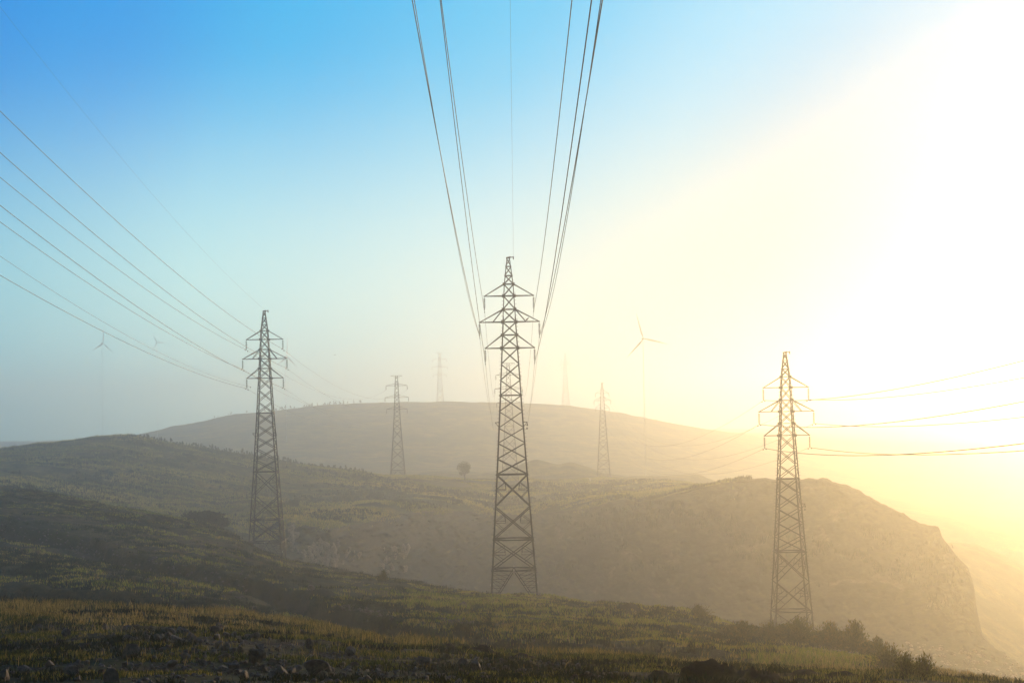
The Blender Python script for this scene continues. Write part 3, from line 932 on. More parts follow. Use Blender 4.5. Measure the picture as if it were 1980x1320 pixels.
        for s in (-1, 1):
            p.bar(A[0 if s < 0 else 1], (s * 1.85, 0, 34.0), 0.1)
            p.bar(A[3 if s < 0 else 2], (s * 1.85, 0, 34.0), 0.1)
            p.bar((s * 0.41, 0, 33.2), (s * 1.5, 0, 34.0), 0.07)
            p.bar((s * 1.8, 0, 34.05), (s * 1.8, 0, 33.7), 0.12)
        p.build('earth_wire_bracket', M_STEEL, root)
    return root, arms


def copy_tree(o, parent=None):
    c = o.copy()
    COL.objects.link(c)
    c.parent = parent
    for ch in [x for x in bpy.data.objects if x.parent == o]:
        copy_tree(ch, c)
    return c


towers = {}


def place(root, key, X_px, top_px, top_py, d, H, s=1.0):
    top = unproj(top_px, top_py, d)
    X = unproj(X_px, 820, d)[0]
    root.location = (X, d, top[2] - H * s)
    root.scale = (s, s, s)
    towers[key] = (X, d, top[2] - H * s, s)
    return root


proto_p, ARMS = make_tower('pointed')
GP = 'lattice pylons carrying the power lines'
copies = [copy_tree(proto_p) for _ in range(4)]
place(proto_p, 'centre', 988.5, 983, 499, 214.7, 40)
tag(proto_p, 'tall dark lattice pylon standing nearest, in the middle on the grassy brow', 'pylon', GP)
place(copies[0], 'left', 513.5, 511, 602, 290, 40)
tag(copies[0], 'dark lattice pylon on the left slope above the quarry edge', 'pylon', GP)
place(copies[1], 'right', 1521, 1513, 682, 235, 40)
tag(copies[1], 'lattice pylon glowing orange in the sun behind the bushes on the right', 'pylon', GP)
place(copies[2], 'far_right', 1165.5, 1164.5, 740, 720, 40, 0.925)
tag(copies[2], 'pale pointed pylon in the haze beside the rounded hillocks', 'pylon', GP)
place(copies[3], 'ghost_right', 1095, 1095, 683, 1340, 40, 1.02)
tag(copies[3], 'faintest pointed pylon almost lost in the fog right of the middle pylon', 'pylon', GP)
proto_t, ARMS_T = make_tower('flat')
tcop = [copy_tree(proto_t) for _ in range(2)]
place(proto_t, 'far_left', 768, 767, 726, 615, 34)
tag(proto_t, 'grey flat topped pylon on the plateau crest left of the lone tree', 'pylon', GP)
place(tcop[0], 'far_centre', 984.5, 984, 702, 612, 34, 1.17)
tag(tcop[0], 'faded flat topped pylon seen through the lattice of the middle pylon', 'pylon', GP)
place(tcop[1], 'ghost_left', 852, 851, 682, 1330, 34, 1.42)
tag(tcop[1], 'faint flat topped pylon whose foot is lost behind the foggy hill', 'pylon', GP)


# extra haze painted into the two remotest pylons: paler steel so they fade
M_HAZE_STEEL = simple_mat('haze_paled_steel', (0.52, 0.53, 0.54), 0.6, 0.1, 0.15, 1.2)
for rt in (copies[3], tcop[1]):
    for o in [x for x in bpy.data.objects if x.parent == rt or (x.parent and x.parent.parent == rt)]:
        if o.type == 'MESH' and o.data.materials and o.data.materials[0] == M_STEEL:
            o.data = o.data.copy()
            o.data.materials[0] = M_HAZE_STEEL

# ------------------------------------------------------------------ cables
def clamp_pos(key, arm, side):
    X, d, z, s = towers[key]
    arms = ARMS if key in ('centre', 'left', 'right', 'far_right', 'ghost_right') else ARMS_T
    pt = arms is ARMS
    zt, zb, tip = arms[arm]
    return Vector((X + side * tip * s, d, z + (zb - 0.05 - (1.55 if pt else 1.35) - 0.01) * s))


def parab(p, q, curv, n=60):
    """hanging cable from p to q; curv is the quadratic coefficient of its sag"""
    p, q = Vector(p), Vector(q)
    Lh = math.hypot(q.x - p.x, q.y - p.y)
    pts = []
    for i in range(n + 1):
        t = i / n
        c = p.lerp(q, t)
        c.z -= curv * (t * Lh) * ((1 - t) * Lh)
        pts.append(c)
    return pts


def near_cable(p, px, py, X, curv=4.0e-4, y_end=-45.0):
    """cable leaving clamp p towards the camera, passing the given sight line at plan offset X, and on overhead"""
    r = unproj(px, py, 1.0)
    d1 = X / r[0]
    z1 = r[2] * d1
    s1 = p.y - d1
    m = (z1 - p.z) / s1 - curv * s1
    pts = []
    for i in range(70):
        s = (p.y - y_end) * i / 69
        pts.append(Vector((p.x + (X - p.x) * min(s / s1, 1.0), p.y - s, p.z + m * s + curv * s * s)))
    return pts


def damper(parent, at, dirv):
    m = MB()
    a = at - Vector((0, 0, 0.10))
    m.bar(at, a, 0.05)
    d = dirv.normalized()
    m.tube([a - d * 0.22, a + d * 0.22], 0.012, 5)
    for s in (-1, 1):
        c = a + d * (0.2 * s)
        m.tube([c - d * 0.09, c - d * 0.05, c + d * 0.05, c + d * 0.09], [0.02, 0.06, 0.06, 0.02], 6)
    return m.build('vibration_damper', M_STEEL, parent)


def cable(name, pts, rad, label, group, dampers=()):
    m = MB()
    m.tube(pts, rad, 5)
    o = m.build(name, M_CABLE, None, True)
    tag(o, label, 'cable', group)
    for dist in dampers:
        acc = 0
        for a, b in zip(pts[:-1], pts[1:]):
            l = (b - a).length
            if acc + l >= dist:
                damper(o, a.lerp(b, (dist - acc) / l), b - a)
                break
            acc += l
    return o


ARMN = ['top', 'middle', 'bottom']
SIDEN = {-1: 'left', 1: 'right'}
GC = 'power cables strung between the pylons'
NEAR = {
    'centre': {(0, -1): (853, 0), (1, -1): (797, 0), (2, -1): (851, 0), (0, 1): (1106, 0), (1, 1): (1165, 0), (2, 1): (1144, 0)},
    'left': {(0, 1): (0, 215), (1, 1): (0, 295), (2, 1): (0, 397), (0, -1): (0, 343), (1, -1): (0, 429), (2, -1): (0, 532)},
    'right': {(0, -1): (1980, 697), (1, -1): (1980, 776), (2, -1): (1980, 857), (0, 1): (1980, 730), (1, 1): (1980, 806), (2, 1): (1980, 871)},
}
WORDS = {'centre': ('middle pylon', 'up overhead'), 'left': ('left pylon', 'rising to the left edge'), 'right': ('right pylon', 'running to the right edge')}
RADN = {'centre': 0.024, 'left': 0.026, 'right': 0.036}
FARKEY = {'centre': 'far_centre', 'left': 'far_left', 'right': 'far_right'}
for key, dct in NEAR.items():
    for (arm, side), (px, py) in dct.items():
        p = clamp_pos(key, arm, side)
        pts = near_cable(p, px, py, p.x, 2.4e-4, -45 if key == 'centre' else 20)
        cable('power_cable', pts, RADN[key], f'cable from the {ARMN[arm]} {SIDEN[side]} arm of the {WORDS[key][0]} {WORDS[key][1]}', GC, (1.3,))
        q = clamp_pos(FARKEY[key], arm, side)
        cable('power_cable', parab(p, q, 2.0e-4), 0.016 if key != 'centre' else 0.016,
              f'thin cable from the {ARMN[arm]} {SIDEN[side]} arm of the {WORDS[key][0]} into the haze', GC, (1.3,))
# companions of the two middle cables over the middle pylon, and the earth wires
for side, (px, py) in ((-1, (801, 0)), (1, (1162, 0))):
    p = clamp_pos('centre', 1, side)
    pts = near_cable(p, px, py, p.x - side * 0.04, 3.8e-4)
    cable('power_cable', pts, 0.018, f'thin second cable close beside the middle {SIDEN[side]} cable of the middle pylon', GC)
X, d, z, s = towers['centre']
p = Vector((X + 0.62, d, z + 39.8))
cable('earth_wire', near_cable(p, 986.5, 0, X + 0.62, 2.8e-4), 0.009, 'hair thin earth wire rising straight up from the tip of the middle pylon', 'earth wires on the pylon tips')
X, d, z, s = towers['left']
p = Vector((X + 0.62, d, z + 39.8))
cable('earth_wire', near_cable(p, 205, 270, X + 0.62, 2.8e-4, 20), 0.007, 'hair thin earth wire slanting up from the tip of the left pylon', 'earth wires on the pylon tips')
p = Vector((X - tower_shape('pointed')(20.5) - 0.4, d - 1.4, z + 20.3))
p = Vector((X - 1.9, d - 1.4, z + 27.6))
cable('power_cable', near_cable(Vector((X - 2.0, d - 1.5, z + 27.9)), 0, 495, X - 2.0, 3.2e-4, 20), 0.016, 'thin extra cable clamped on the left pylon body below its arms', GC, (1.0,))

# ------------------------------------------------------------------ wind turbines
def turbine(px, py, d, blade, angles, yaw, label):
    p = unproj(px, py, d)
    gz = float(height([p[0]], [d])[0][0])
    root = empty('wind_turbine', (p[0], d, gz))
    tag(root, label, 'wind turbine', 'wind turbines in the fog')
    hh = p[2] - gz
    m = MB()
    m.tube([(0, 0, -1), (0, 0, hh * 0.5), (0, 0, hh - 0.6)], [blade * 0.010, blade * 0.009, blade * 0.008], 12)
    m.build('tower', M_TURB, root, True)
    c, s_ = math.cos(yaw), math.sin(yaw)
    ax = Vector((s_, -c, 0))
    n = MB()
    n.tube([Vector((0, 0, hh)) - ax * blade * 0.09, Vector((0, 0, hh)) - ax * blade * 0.07, Vector((0, 0, hh)) + ax * blade * 0.06, Vector((0, 0, hh)) + ax * blade * 0.07], [blade * .02, blade * .042, blade * .042, blade * .025], 10)
    n.build('nacelle', M_TURB, root, True)
    hub = Vector((0, 0, hh)) + ax * blade * 0.1
    hb = MB()
    hb.tube([hub - ax * blade * 0.03, hub, hub + ax * blade * 0.035], [blade * .035, blade * .035, blade * .008], 10)
    rot = hb.build('rotor_hub', M_TURB, root, True)
    side = Vector((c, s_, 0))
    for a in angles:
        a = math.radians(a)
        dr = Vector((0, 0, 1)) * math.cos(a) + side * math.sin(a)
        cr_ = ax.cross(dr).normalized()
        b = MB()
        prof = [(0.02, .018), (0.1, .022), (0.22, .05), (0.5, .032), (0.8, .017), (1.0, .004)]
        for (q0, w0), (q1, w1) in zip(prof[:-1], prof[1:]):
            P0, P1 = hub + dr * (q0 * blade), hub + dr * (q1 * blade)
            f0, f1 = P0 + cr_ * w0 * blade, P1 + cr_ * w1 * blade
            k0, k1 = P0 - cr_ * w0 * blade * 0.5, P1 - cr_ * w1 * blade * 0.5
            t0, t1 = ax * w0 * blade * 0.25, ax * w1 * blade * 0.25
            b.poly([f0, P0 + t0, P1 + t1, f1]); b.poly([P0 + t0, k0, k1, P1 + t1])
            b.poly([f1, P1 - t1, P0 - t0, f0]); b.poly([P1 - t1, k1, k0, P0 - t0])
        b.build('blade', M_TURB, rot)


turbine(1243, 655, 850, 12.5, (-15, 103, 223), 0.15, 'pale wind turbine in bright haze right of the middle pylon')
turbine(197, 664, 1100, 10.5, (4, 124, 244), 1.0, 'wind turbine seen edge on as a short dark stroke near the left edge')
turbine(303, 662, 1100, 6, (-28, 92, 212), 0.6, 'tiny faint wind turbine between the left edge and the left pylon')
turbine(552, 690, 1100, 12.5, (3, 123, 243), 1.0, 'faint wind turbine just right of the left pylon arms')

# ------------------------------------------------------------------ rocks
def rock_mesh(seed, flat=0.75, sub=3):
    import bmesh
    r = np.random.default_rng(seed)
    bm = bmesh.new()
    bmesh.ops.create_icosphere(bm, subdivisions=sub, radius=1.0)
    co = np.array([v.co[:] for v in bm.verts])
    co *= np.array([1.0, r.uniform(0.65, 0.95), r.uniform(flat - 0.15, flat + 0.2)])
    for _ in range(9):
        n = r.normal(size=3); n /= np.linalg.norm(n)
        off = r.uniform(0.28, 0.66)
        dd = co @ n - off
        co -= np.outer(np.maximum(dd, 0), n)
    co += (0.035 * np.stack([fbm(co[:, 0] * 3 + 9 * k, co[:, 1] * 3 + co[:, 2] * 2.3, seed + k, 3) for k in range(3)], -1))
    for v, c in zip(bm.verts, co): v.co = c
    me = bpy.data.meshes.new('rock')
    bm.to_mesh(me); bm.free()
    return me


ROCKS = []
for i in range(14):
    me = rock_mesh(100 + i)
    me.materials.append(M_ROCK)
    ROCKS.append(me)
SCREE = []
for i in range(6):
    me = rock_mesh(200 + i, 0.8, 2)
    me.materials.append(M_SCREE)
    SCREE.append(me)


def put_rock(px, py, wpx, label, group=None, mesh=None, name='rock', sink=0.25, zs=1.0):
    p = hit(px, py)
    if p is None: return None
    z, _ = height([p[0]], [p[1]])
    r = wpx * 0.5 * p[1] / FPX
    o = link(name, mesh or random.choice(ROCKS))
    o.location = (p[0], p[1], float(z[0]) + r * (0.5 - sink) * zs)
    o.rotation_euler = (random.uniform(-.35, .35), random.uniform(-.35, .35), random.uniform(0, 6.28))
    o.scale = (r, r, r * zs)
    tag(o, label, 'rock', group)
    return o


GR = 'dark rocks strewn over the foreground field'
put_rock(250, 1272, 44, 'round dark boulder with one pale sunlit shoulder standing up from the left foreground grass', GR, ROCKS[0], 'boulder', 0.0, 1.15)
put_rock(496, 1282, 58, 'largest dark boulder in the lower left rock heap, sunlit on its right tip', GR, ROCKS[3], 'boulder', 0.1)
put_rock(505, 1262, 30, 'blocky rock with a glowing right face on top of the lower left heap', GR, ROCKS[5], 'boulder', -0.2)
put_rock(210, 1318, 46, 'pointed dark boulder cut by the bottom edge below the round boulder', GR, ROCKS[7], 'boulder', 0.1)
put_rock(128, 1305, 30, 'dark rock with a lit right edge in bright grass near the lower left corner', GR, ROCKS[2], 'boulder', 0.1)
put_rock(8, 1316, 44, 'dark boulder in the very lower left corner', GR, ROCKS[9], 'boulder', 0.1)
put_rock(610, 1305, 60, 'broad black boulder with a slanting lit edge left of centre at the bottom', GR, ROCKS[11], 'boulder', 0.1)
put_rock(545, 1312, 52, 'low black boulder at the bottom edge beside the broad slanting one', GR, ROCKS[8], 'boulder', 0.15)
put_rock(494, 1180, 14, 'small rock with a lit top standing beside the dark track', GR, ROCKS[6], 'rock', -0.1, 1.4)
put_rock(600, 1140, 22, 'grey rock on the edge of the track below the left pylon', GR, ROCKS[4], 'rock', 0.0)
put_rock(420, 1222, 20, 'rounded rock in front of tall straw coloured grass', GR, ROCKS[1], 'rock', 0.0, 1.1)
put_rock(600, 1250, 26, 'rounded rock standing alone at the right end of the rock heap', GR, ROCKS[12], 'rock', 0.0, 1.1)
put_rock(1310, 1238, 10, 'small pale rock at the end of the green bank', GR, SCREE[0], 'rock', 0.0)
put_rock(893, 1175, 24, 'brown rock in the grass left of the middle pylon foot', GR, ROCKS[10], 'rock', 0.1)
clusters = [(495, 1285, 60, 26, 46, 'dark rock in the big heap at the lower middle left'),
            (385, 1262, 48, 24, 34, 'dark rock in the heap right of the round boulder'),
            (640, 1300, 70, 22, 40, 'dark rock in the scattered heap left of centre at the bottom'),
            (120, 1230, 90, 12, 26, 'small dark rock in the straw coloured grass on the left'),
            (300, 1240, 60, 14, 26, 'small dark rock in the row just behind the round boulder'),
            (820, 1295, 110, 24, 40, 'dark rock scattered over the bottom centre'),
            (480, 1225, 90, 10, 24, 'small rock along the top of the stony field'),
            (1060, 1290, 90, 20, 20, 'dark rock half sunk in the grass right of centre'),
            (120, 1300, 110, 18, 18, 'dark rock in the grass of the lower left corner')]
nrock = 14
for cx, cy, sx, sy, cnt, lab in clusters:
    for _ in range(cnt):
        px, py = random.gauss(cx, sx), min(random.gauss(cy, sy * 0.7), 1332)
        lim = 1165 + max(0, px - 450) * 0.17
        if py < lim + 10: continue
        w = random.choice([8, 9, 11, 13, 16, 20, 26, 33]) * (0.5 + 0.6 * (py - 1160) / 160)
        if nrock < 290 and put_rock(px, py, w, lab, GR + ': ' + lab, None, 'rock', random.uniform(-0.05, 0.25), random.uniform(0.7, 1.25)): nrock += 1


def scatter_mesh(name, meshes, P, R, mat, seed=1, squash=(0.7, 1.1), lean=0.4):
    """many small stones as one mesh"""
    r = np.random.default_rng(seed)
    base = []
    for me in meshes:
        co = np.zeros(len(me.vertices) * 3, np.float32); me.vertices.foreach_get('co', co)
        lv = np.zeros(len(me.loops), np.int32); me.loops.foreach_get('vertex_index', lv)
        base.append((co.reshape(-1, 3), lv))
    V, LP, off = [], [], 0
    for i, (p, rad) in enumerate(zip(P, R)):
        co, lv = base[i % len(base)]
        a = r.uniform(0, 6.28); c, s = math.cos(a), math.sin(a)
        t = r.uniform(-lean, lean); ct, st = math.cos(t), math.sin(t)
        q = co * np.array([1, 1, r.uniform(*squash)])
        q = q @ np.array([[ct, 0, st], [0, 1, 0], [-st, 0, ct]])
        q = q @ np.array([[c, -s, 0], [s, c, 0], [0, 0, 1]])
        V.append(q * rad + p); LP.append(lv + off); off += len(co)
    v = np.concatenate(V); lp = np.concatenate(LP)
    return np_mesh(name, v, lp, np.arange(0, len(lp), 3), mat)


PEB = []
for i in range(6):
    PEB.append(rock_mesh(300 + i, 0.7, 1))


def pixel_scatter(boxes, n, seed, max_layer=5.2):
    """boxes of photo area (x0,x1,y-at-x0 top,y-at-x1 top, height) spread over the land they show"""
    r = np.random.default_rng(seed)
    P, Wd = [], []
    for x0, x1, ya, yb, hh, frac in boxes:
        for _ in range(int(n * frac)):
            px = r.uniform(x0, x1)
            py = ya + (yb - ya) * (px - x0) / (x1 - x0) + r.uniform(0, hh)
            p = base_hit(px, py, max_layer)
            if p is not None: P.append(p)
    return np.array(P)


P = pixel_scatter([(0, 700, 1195, 1225, 115, .40), (650, 1250, 1240, 1270, 70, .2), (0, 480, 945, 1055, 120, .22), (845, 930, 1185, 1205, 14, .06), (640, 760, 1160, 1185, 12, .03), (1540, 1720, 1240, 1275, 30, .05), (930, 1400, 1190, 1230, 50, .05)], 4200, 5)
z, _ = height(P[:, 0], P[:, 1])
P[:, 2] = z
R = rng.uniform(0.35, 1.0, len(P)) ** 2 * np.where(P[:, 1] > 120, 0.34, 0.13)
tag(link('loose_stones', scatter_mesh('loose_stones', PEB, P, R, M_ROCK, 3)), 'loose stones scattered through the grass of the near slope', 'stones', kind='stuff')
P = pixel_scatter([(1740, 1990, 1236, 1270, 90, .8), (1560, 1740, 1240, 1262, 30, .2)], 1100, 6, 8.3)
P = P[P[:, 1] > 60]
R = rng.uniform(0.3, 1.0, len(P)) ** 3 * np.where(P[:, 1] > 260, 0.8, 0.34)
tag(link('scree', scatter_mesh('scree', PEB, P, R, M_SCREE, 4)), 'sunlit broken rock on the slope below the cliff at the lower right', 'scree', kind='stuff')
# broken blocks on the quarry's left wall, coloured paler to stand for sunlit flecks
P = pixel_scatter([(558, 650, 1022, 1062, 40, .55), (640, 790, 1030, 1062, 55, .45)], 420, 8, 9.0)
P = P[fbm(P[:, 0] / 5, P[:, 2] / 4, 141, 3) > -0.04]
P = P[P[:, 1] > 330]
R = rng.uniform(0.25, 1.0, len(P)) ** 2 * 1.5
tag(link('quarry_blocks', scatter_mesh('quarry_blocks', PEB, P, R, M_PALE, 5, (1.0, 2.4), 0.7)), 'pale broken blocks on the rock wall behind the left pylon', 'blocks', kind='stuff')

# ------------------------------------------------------------------ grass
def blades(P, H, Wd, nb, spread, seed, mat, name, lean=0.55):
    """tufts at P; each blade a bent tapering strip of its own"""
    r = np.random.default_rng(seed)
    n = len(P) * nb
    base = np.repeat(P, nb, 0) + np.concatenate([r.normal(0, 1, (n, 2)) * np.repeat(spread, nb)[:, None], np.zeros((n, 1))], 1)
    hh = np.repeat(H, nb) * r.uniform(0.5, 1.15, n)
    ww = np.repeat(Wd, nb) * r.uniform(0.7, 1.3, n)
    an = r.uniform(0, 2 * np.pi, n)
    dirx, diry = np.cos(an), np.sin(an)
    ln = r.uniform(0.05, lean, n) * hh
    fa = r.uniform(0, 2 * np.pi, n)
    wx, wy = np.cos(fa) * ww / 2, np.sin(fa) * ww / 2
    v = np.zeros((n, 5, 3))
    v[:, 0] = base + np.stack([-wx, -wy, -0.05 * hh], 1)
    v[:, 1] = base + np.stack([wx, wy, -0.05 * hh], 1)
    mid = base + np.stack([dirx * ln * .3, diry * ln * .3, hh * 0.55], 1)
    v[:, 2] = mid + np.stack([wx * .75, wy * .75, 0 * wx], 1)
    v[:, 3] = mid + np.stack([-wx * .75, -wy * .75, 0 * wx], 1)
    v[:, 4] = base + np.stack([dirx * ln, diry * ln, hh], 1)
    i = np.arange(n)[:, None] * 5
    lp = np.concatenate([i + np.array([0, 1, 2, 3]), i + np.array([3, 2, 4])], 1).ravel()
    st = (np.arange(n)[:, None] * 7 + np.array([0, 4])).ravel()
    return np_mesh(name, v.reshape(-1, 3), lp, st, mat)


def wedge(n, d0, d1, seed, power=1.0):
    r = np.random.default_rng(seed)
    Y = (r.uniform(0, 1, n) ** power) * (d1 - d0) + d0
    X = r.uniform(-0.297, 0.297, n) * Y
    return X, Y


def grass_field(name, n, d0, d1, seed, hgt, wid, nb, label, power=1.0, dens_scale=7.0, thr=-0.25, amin=-1, amax=1, mat=None):
    X, Y = wedge(n, d0, d1, seed, power)
    c = X / Y
    crest = np.interp(c, cols, lay_d[5]) + 6
    dn = fbm(X / dens_scale, Y / dens_scale, 51, 4) + 0.45 * fbm(X / 1.6, Y / 1.6, 52, 2)
    z, so = height(X, Y)
    ok = (Y < crest) & (dn > thr + so * 0.8) & (so < 0.6) & (c > amin) & (c < amax)
    X, Y, z, dn = X[ok], Y[ok], z[ok], dn[ok]
    P = np.stack([X, Y, z], 1)
    tall = 0.6 + 1.2 * np.clip(fbm(X / 18, Y / 18, 53, 3) + 0.3, 0, 1)
    return tag(link(name, blades(P, hgt * tall, np.full(len(X), wid) , nb, np.full(len(X), wid * 4.5), seed + 1, mat or M_GRASS, name)), label, 'grass', kind='stuff')


grass_field('near_grass', 66000, 27, 72, 11, 0.125, 0.013, 6, 'rough dark green grass between the rocks of the stony field', 0.8, 3.0, 0.06, mat=M_NEAR)
grass_field('field_grass', 60000, 66, 135, 12, 0.28, 0.022, 5, 'tall dry grass along the top of the stony field', 0.85, 4.5, 0.0, mat=M_GOLD)
grass_field('slope_grass', 110000, 125, 335, 13, 0.24, 0.045, 5, 'tufted grass on the near slope up to the pylon', 0.85, 6.0, 0.08)

grass_field('bench_grass', 90000, 84, 225, 14, 0.34, 0.035, 5, 'bright green grass on the terrace round the middle pylon', 0.9, 8.0, -0.12, -0.06, 0.22)
X, Y = wedge(34000, 95, 335, 15, 0.9)
c = X / Y
crest = np.interp(c, cols, lay_d[5]) + 4
dn = fbm(X / 9, Y / 6, 151, 4) + 0.5 * fbm(X / 2.2, Y / 1.6, 152, 2)
ok = (Y < crest) & (dn > 0.02) & (X / Y < 0.12 + 0.1 * dn)
z, so = height(X, Y)
ok &= so < 0.6
P = np.stack([X, Y, z], 1)[ok]
tag(link('tussocks', blades(P, rng.uniform(0.18, 0.5, len(P)), np.full(len(P), 0.06), 16, rng.uniform(0.15, 0.4, len(P)), 153, M_DARKBUSH, 'tussocks', 0.8)), 'dark tussocks and low heath over the near slope', 'tussocks', kind='stuff')
X, Y = wedge(4500, 42, 120, 17, 0.8)
dn = fbm(X / 5, Y / 5, 181, 4)
ok = dn > 0.1
X, Y = X[ok], Y[ok]
z, so = height(X, Y)
tag(link('dry_stalks', blades(np.stack([X, Y, z], 1), rng.uniform(0.2, 0.42, len(X)), np.full(len(X), 0.012), 4, rng.uniform(0.05, 0.2, len(X)), 183, M_GOLD, 'dry_stalks', 0.9)), 'thin dead stalks standing above the foreground grass', 'stalks', kind='stuff')
X, Y = wedge(10000, 27, 100, 16, 0.8)
dn = fbm(X / 3.5, Y / 3.5, 171, 4) + 0.5 * fbm(X / 0.9, Y / 0.9, 172, 2)
ok = dn > 0.06
X, Y = X[ok], Y[ok]
z, so = height(X, Y)
tag(link('heath', blades(np.stack([X, Y, z], 1), rng.uniform(0.07, 0.22, len(X)), np.full(len(X), 0.03), 14, rng.uniform(0.06, 0.16, len(X)), 173, M_DARKBUSH, 'heath', 0.9)), 'low dark heath between the stones of the foreground', 'heath', kind='stuff')
a = rng.uniform(-0.29, 0.12, 90000)
d0 = np.where(a < -0.125, np.interp(a, cols, lay_d[6]), np.interp(a, cols, lay_d[9]) - 4); d1 = np.interp(a, cols, lay_d[11]) + 8
Y = d0 + (d1 - d0) * rng.uniform(0, 1, len(a)); X = a * Y
dn = fbm(X / 30, Y / 18, 161, 4) + 0.3 * fbm(X / 5, Y / 3.5, 162, 2)
ok = dn > -0.03
X, Y = X[ok], Y[ok]
z, _ = height(X, Y)
tag(link('plateau_grass', blades(np.stack([X, Y, z], 1), rng.uniform(0.3, 0.75, len(X)), np.full(len(X), 0.12), 4, np.full(len(X), 0.5), 163, M_STRAW, 'plateau_grass')), 'dry sunlit grass over the plateau and the hill', 'grass', kind='stuff')

# ------------------------------------------------------------------ bushes and trees
def leaf_cloud(n, rx, ry, rz, seed, size, lumps=9, up=0.0):
    """leaf-sized faces gathered in clumps through a crown; returns vertices of quads"""
    r = np.random.default_rng(seed)
    cen = r.normal(0, 1, (lumps, 3)); cen /= np.linalg.norm(cen, axis=1)[:, None]
    cen *= (r.uniform(0.25, 0.8, (lumps, 1)))
    rad = r.uniform(0.22, 0.45, lumps)
    k = r.integers(0, lumps, n)
    o = r.normal(0, 1, (n, 3)); o /= np.linalg.norm(o, axis=1)[:, None]
    p = cen[k] + o * (rad[k] * r.uniform(0.3, 1.05, n) ** 0.5)[:, None]
    p[:, 2] = np.maximum(p[:, 2], -0.98)
    p *= np.array([rx, ry, rz])
    a = r.normal(0, 1, (n, 3)); a /= np.linalg.norm(a, axis=1)[:, None]
    a[:, 2] += up
    b = np.cross(a, r.normal(0, 1, (n, 3))); b /= np.linalg.norm(b, axis=1)[:, None] + 1e-9
    s = size * r.uniform(0.6, 1.4, n)[:, None]
    v = np.stack([p - a * s - b * s * .15, p - b * s * .55, p + a * s, p + b * s * .55], 1)
    return v


def cloud_mesh(name, v, mat):
    n = len(v)
    return np_mesh(name, v.reshape(-1, 3), np.arange(n * 4), np.arange(0, n * 4, 4), mat)


def stems(n, h_, spread, seed, rad):
    r = np.random.default_rng(seed)
    m = MB()
    for _ in range(n):
        a = r.uniform(0, 6.28)
        e = Vector((math.cos(a) * spread * r.uniform(.3, 1), math.sin(a) * spread * r.uniform(.3, 1), h_ * r.uniform(.6, .95)))
        m.tube([(0, 0, -0.2), e * 0.45 + Vector((0, 0, 0.06 * h_)), e], [rad, rad * .65, rad * .2], 5)
    return m


def bush(loc, w, h_, seed, mat, label, group, name='bush', n=2600, size=None):
    root = empty(name, loc)
    tag(root, label, 'bush', group)
    v = leaf_cloud(n, w / 2, w / 2 * 0.85, h_ / 2, seed, size or w * 0.035, 45 if mat is M_DARKBUSH else 22)
    v[:, :, 2] += h_ * 0.46
    link('foliage', cloud_mesh('foliage', v, mat), root)
    stems(7, h_ * .8, w * .35, seed, 0.02 * h_ + .015).build('stem', M_BARK, root)
    return root


def broom(loc, w, h_, seed, label, group, n=900):
    """a spiky shrub: long thin sprays fanning up from the root"""
    root = empty('shrub', loc)
    tag(root, label, 'shrub', group)
    r = np.random.default_rng(seed)
    ns = n
    a = r.uniform(0, 2 * np.pi, ns); tilt = np.abs(r.normal(0, 0.75, ns)).clip(0, 1.35)
    ln = h_ * r.uniform(0.5, 1.1, ns)
    dr = np.stack([np.cos(a) * np.sin(tilt) * w / h_ * .62, np.sin(a) * np.sin(tilt) * w / h_ * .62, np.cos(tilt)], 1)
    t = r.uniform(0.15, 1.0, (ns, 7))
    p = dr[:, None, :] * (ln[:, None] * t)[:, :, None]
    p[:, :, 2] -= 0.12 * h_ * (t ** 2) * np.sin(tilt)[:, None]
    p = p.reshape(-1, 3) + r.normal(0, 0.02 * h_, (ns * 7, 3))
    d7 = np.repeat(dr, 7, 0) + r.normal(0, .35, (ns * 7, 3))
    d7 /= np.linalg.norm(d7, axis=1)[:, None]
    b = np.cross(d7, r.normal(0, 1, d7.shape)); b /= np.linalg.norm(b, axis=1)[:, None] + 1e-9
    s = 0.06 * h_ * r.uniform(.6, 1.4, len(p))[:, None]
    v = np.stack([p - d7 * s, p - b * s * .22, p + d7 * s * 1.2, p + b * s * .22], 1)
    link('foliage', cloud_mesh('foliage', v, M_BUSH), root)
    stems(9, h_ * .8, w * .3, seed, 0.02).build('stem', M_BARK, root)
    return root


def at_px(px, py, max_layer=5.2):
    p = hit(px, py, max_layer)
    if p is None: p = unproj(px, py, 200)
    return p


def on_ground(X, Y): return float(height([X], [Y])[0][0])


GBU = 'bushes in front of the right pylon'
BUSHES = [(1420, 1232, 62, 30, 'low olive bush at the left end of the row before the right pylon'),
          (1475, 1236, 60, 32, 'low olive bush second from the left in the row before the right pylon'),
          (1530, 1243, 76, 42, 'tallest olive bush in the row, hiding the near left foot of the right pylon'),
          (1590, 1250, 70, 42, 'olive bush hiding the right foot of the right pylon'),
          (1638, 1256, 50, 48, 'feathery bush at the right end of the row beside the right pylon'),
          (1680, 1268, 44, 34, 'small bush above the sunlit stones right of the right pylon')]
for i, (px, py, w, hh, lab) in enumerate(BUSHES):
    p = at_px(px, py)
    k = p[1] / FPX
    bush((p[0], p[1], on_ground(p[0], p[1])), w * k * 1.3, hh * k * 0.9, 400 + i, M_BUSH, lab, GBU, 'bush', 3600, 0.16)
    broom((p[0] + 0.5, p[1] - 0.6, on_ground(p[0] + .5, p[1] - .6)), w * k * 1.1, hh * k * 1.2, 420 + i,
          'spiky sprays rising out of the ' + ('leftmost low bush', 'second low bush', 'tallest bush', 'bush at the right foot of the pylon', 'feathery bush', 'small bush above the stones')[i], 'spiky tufts in the bush row')
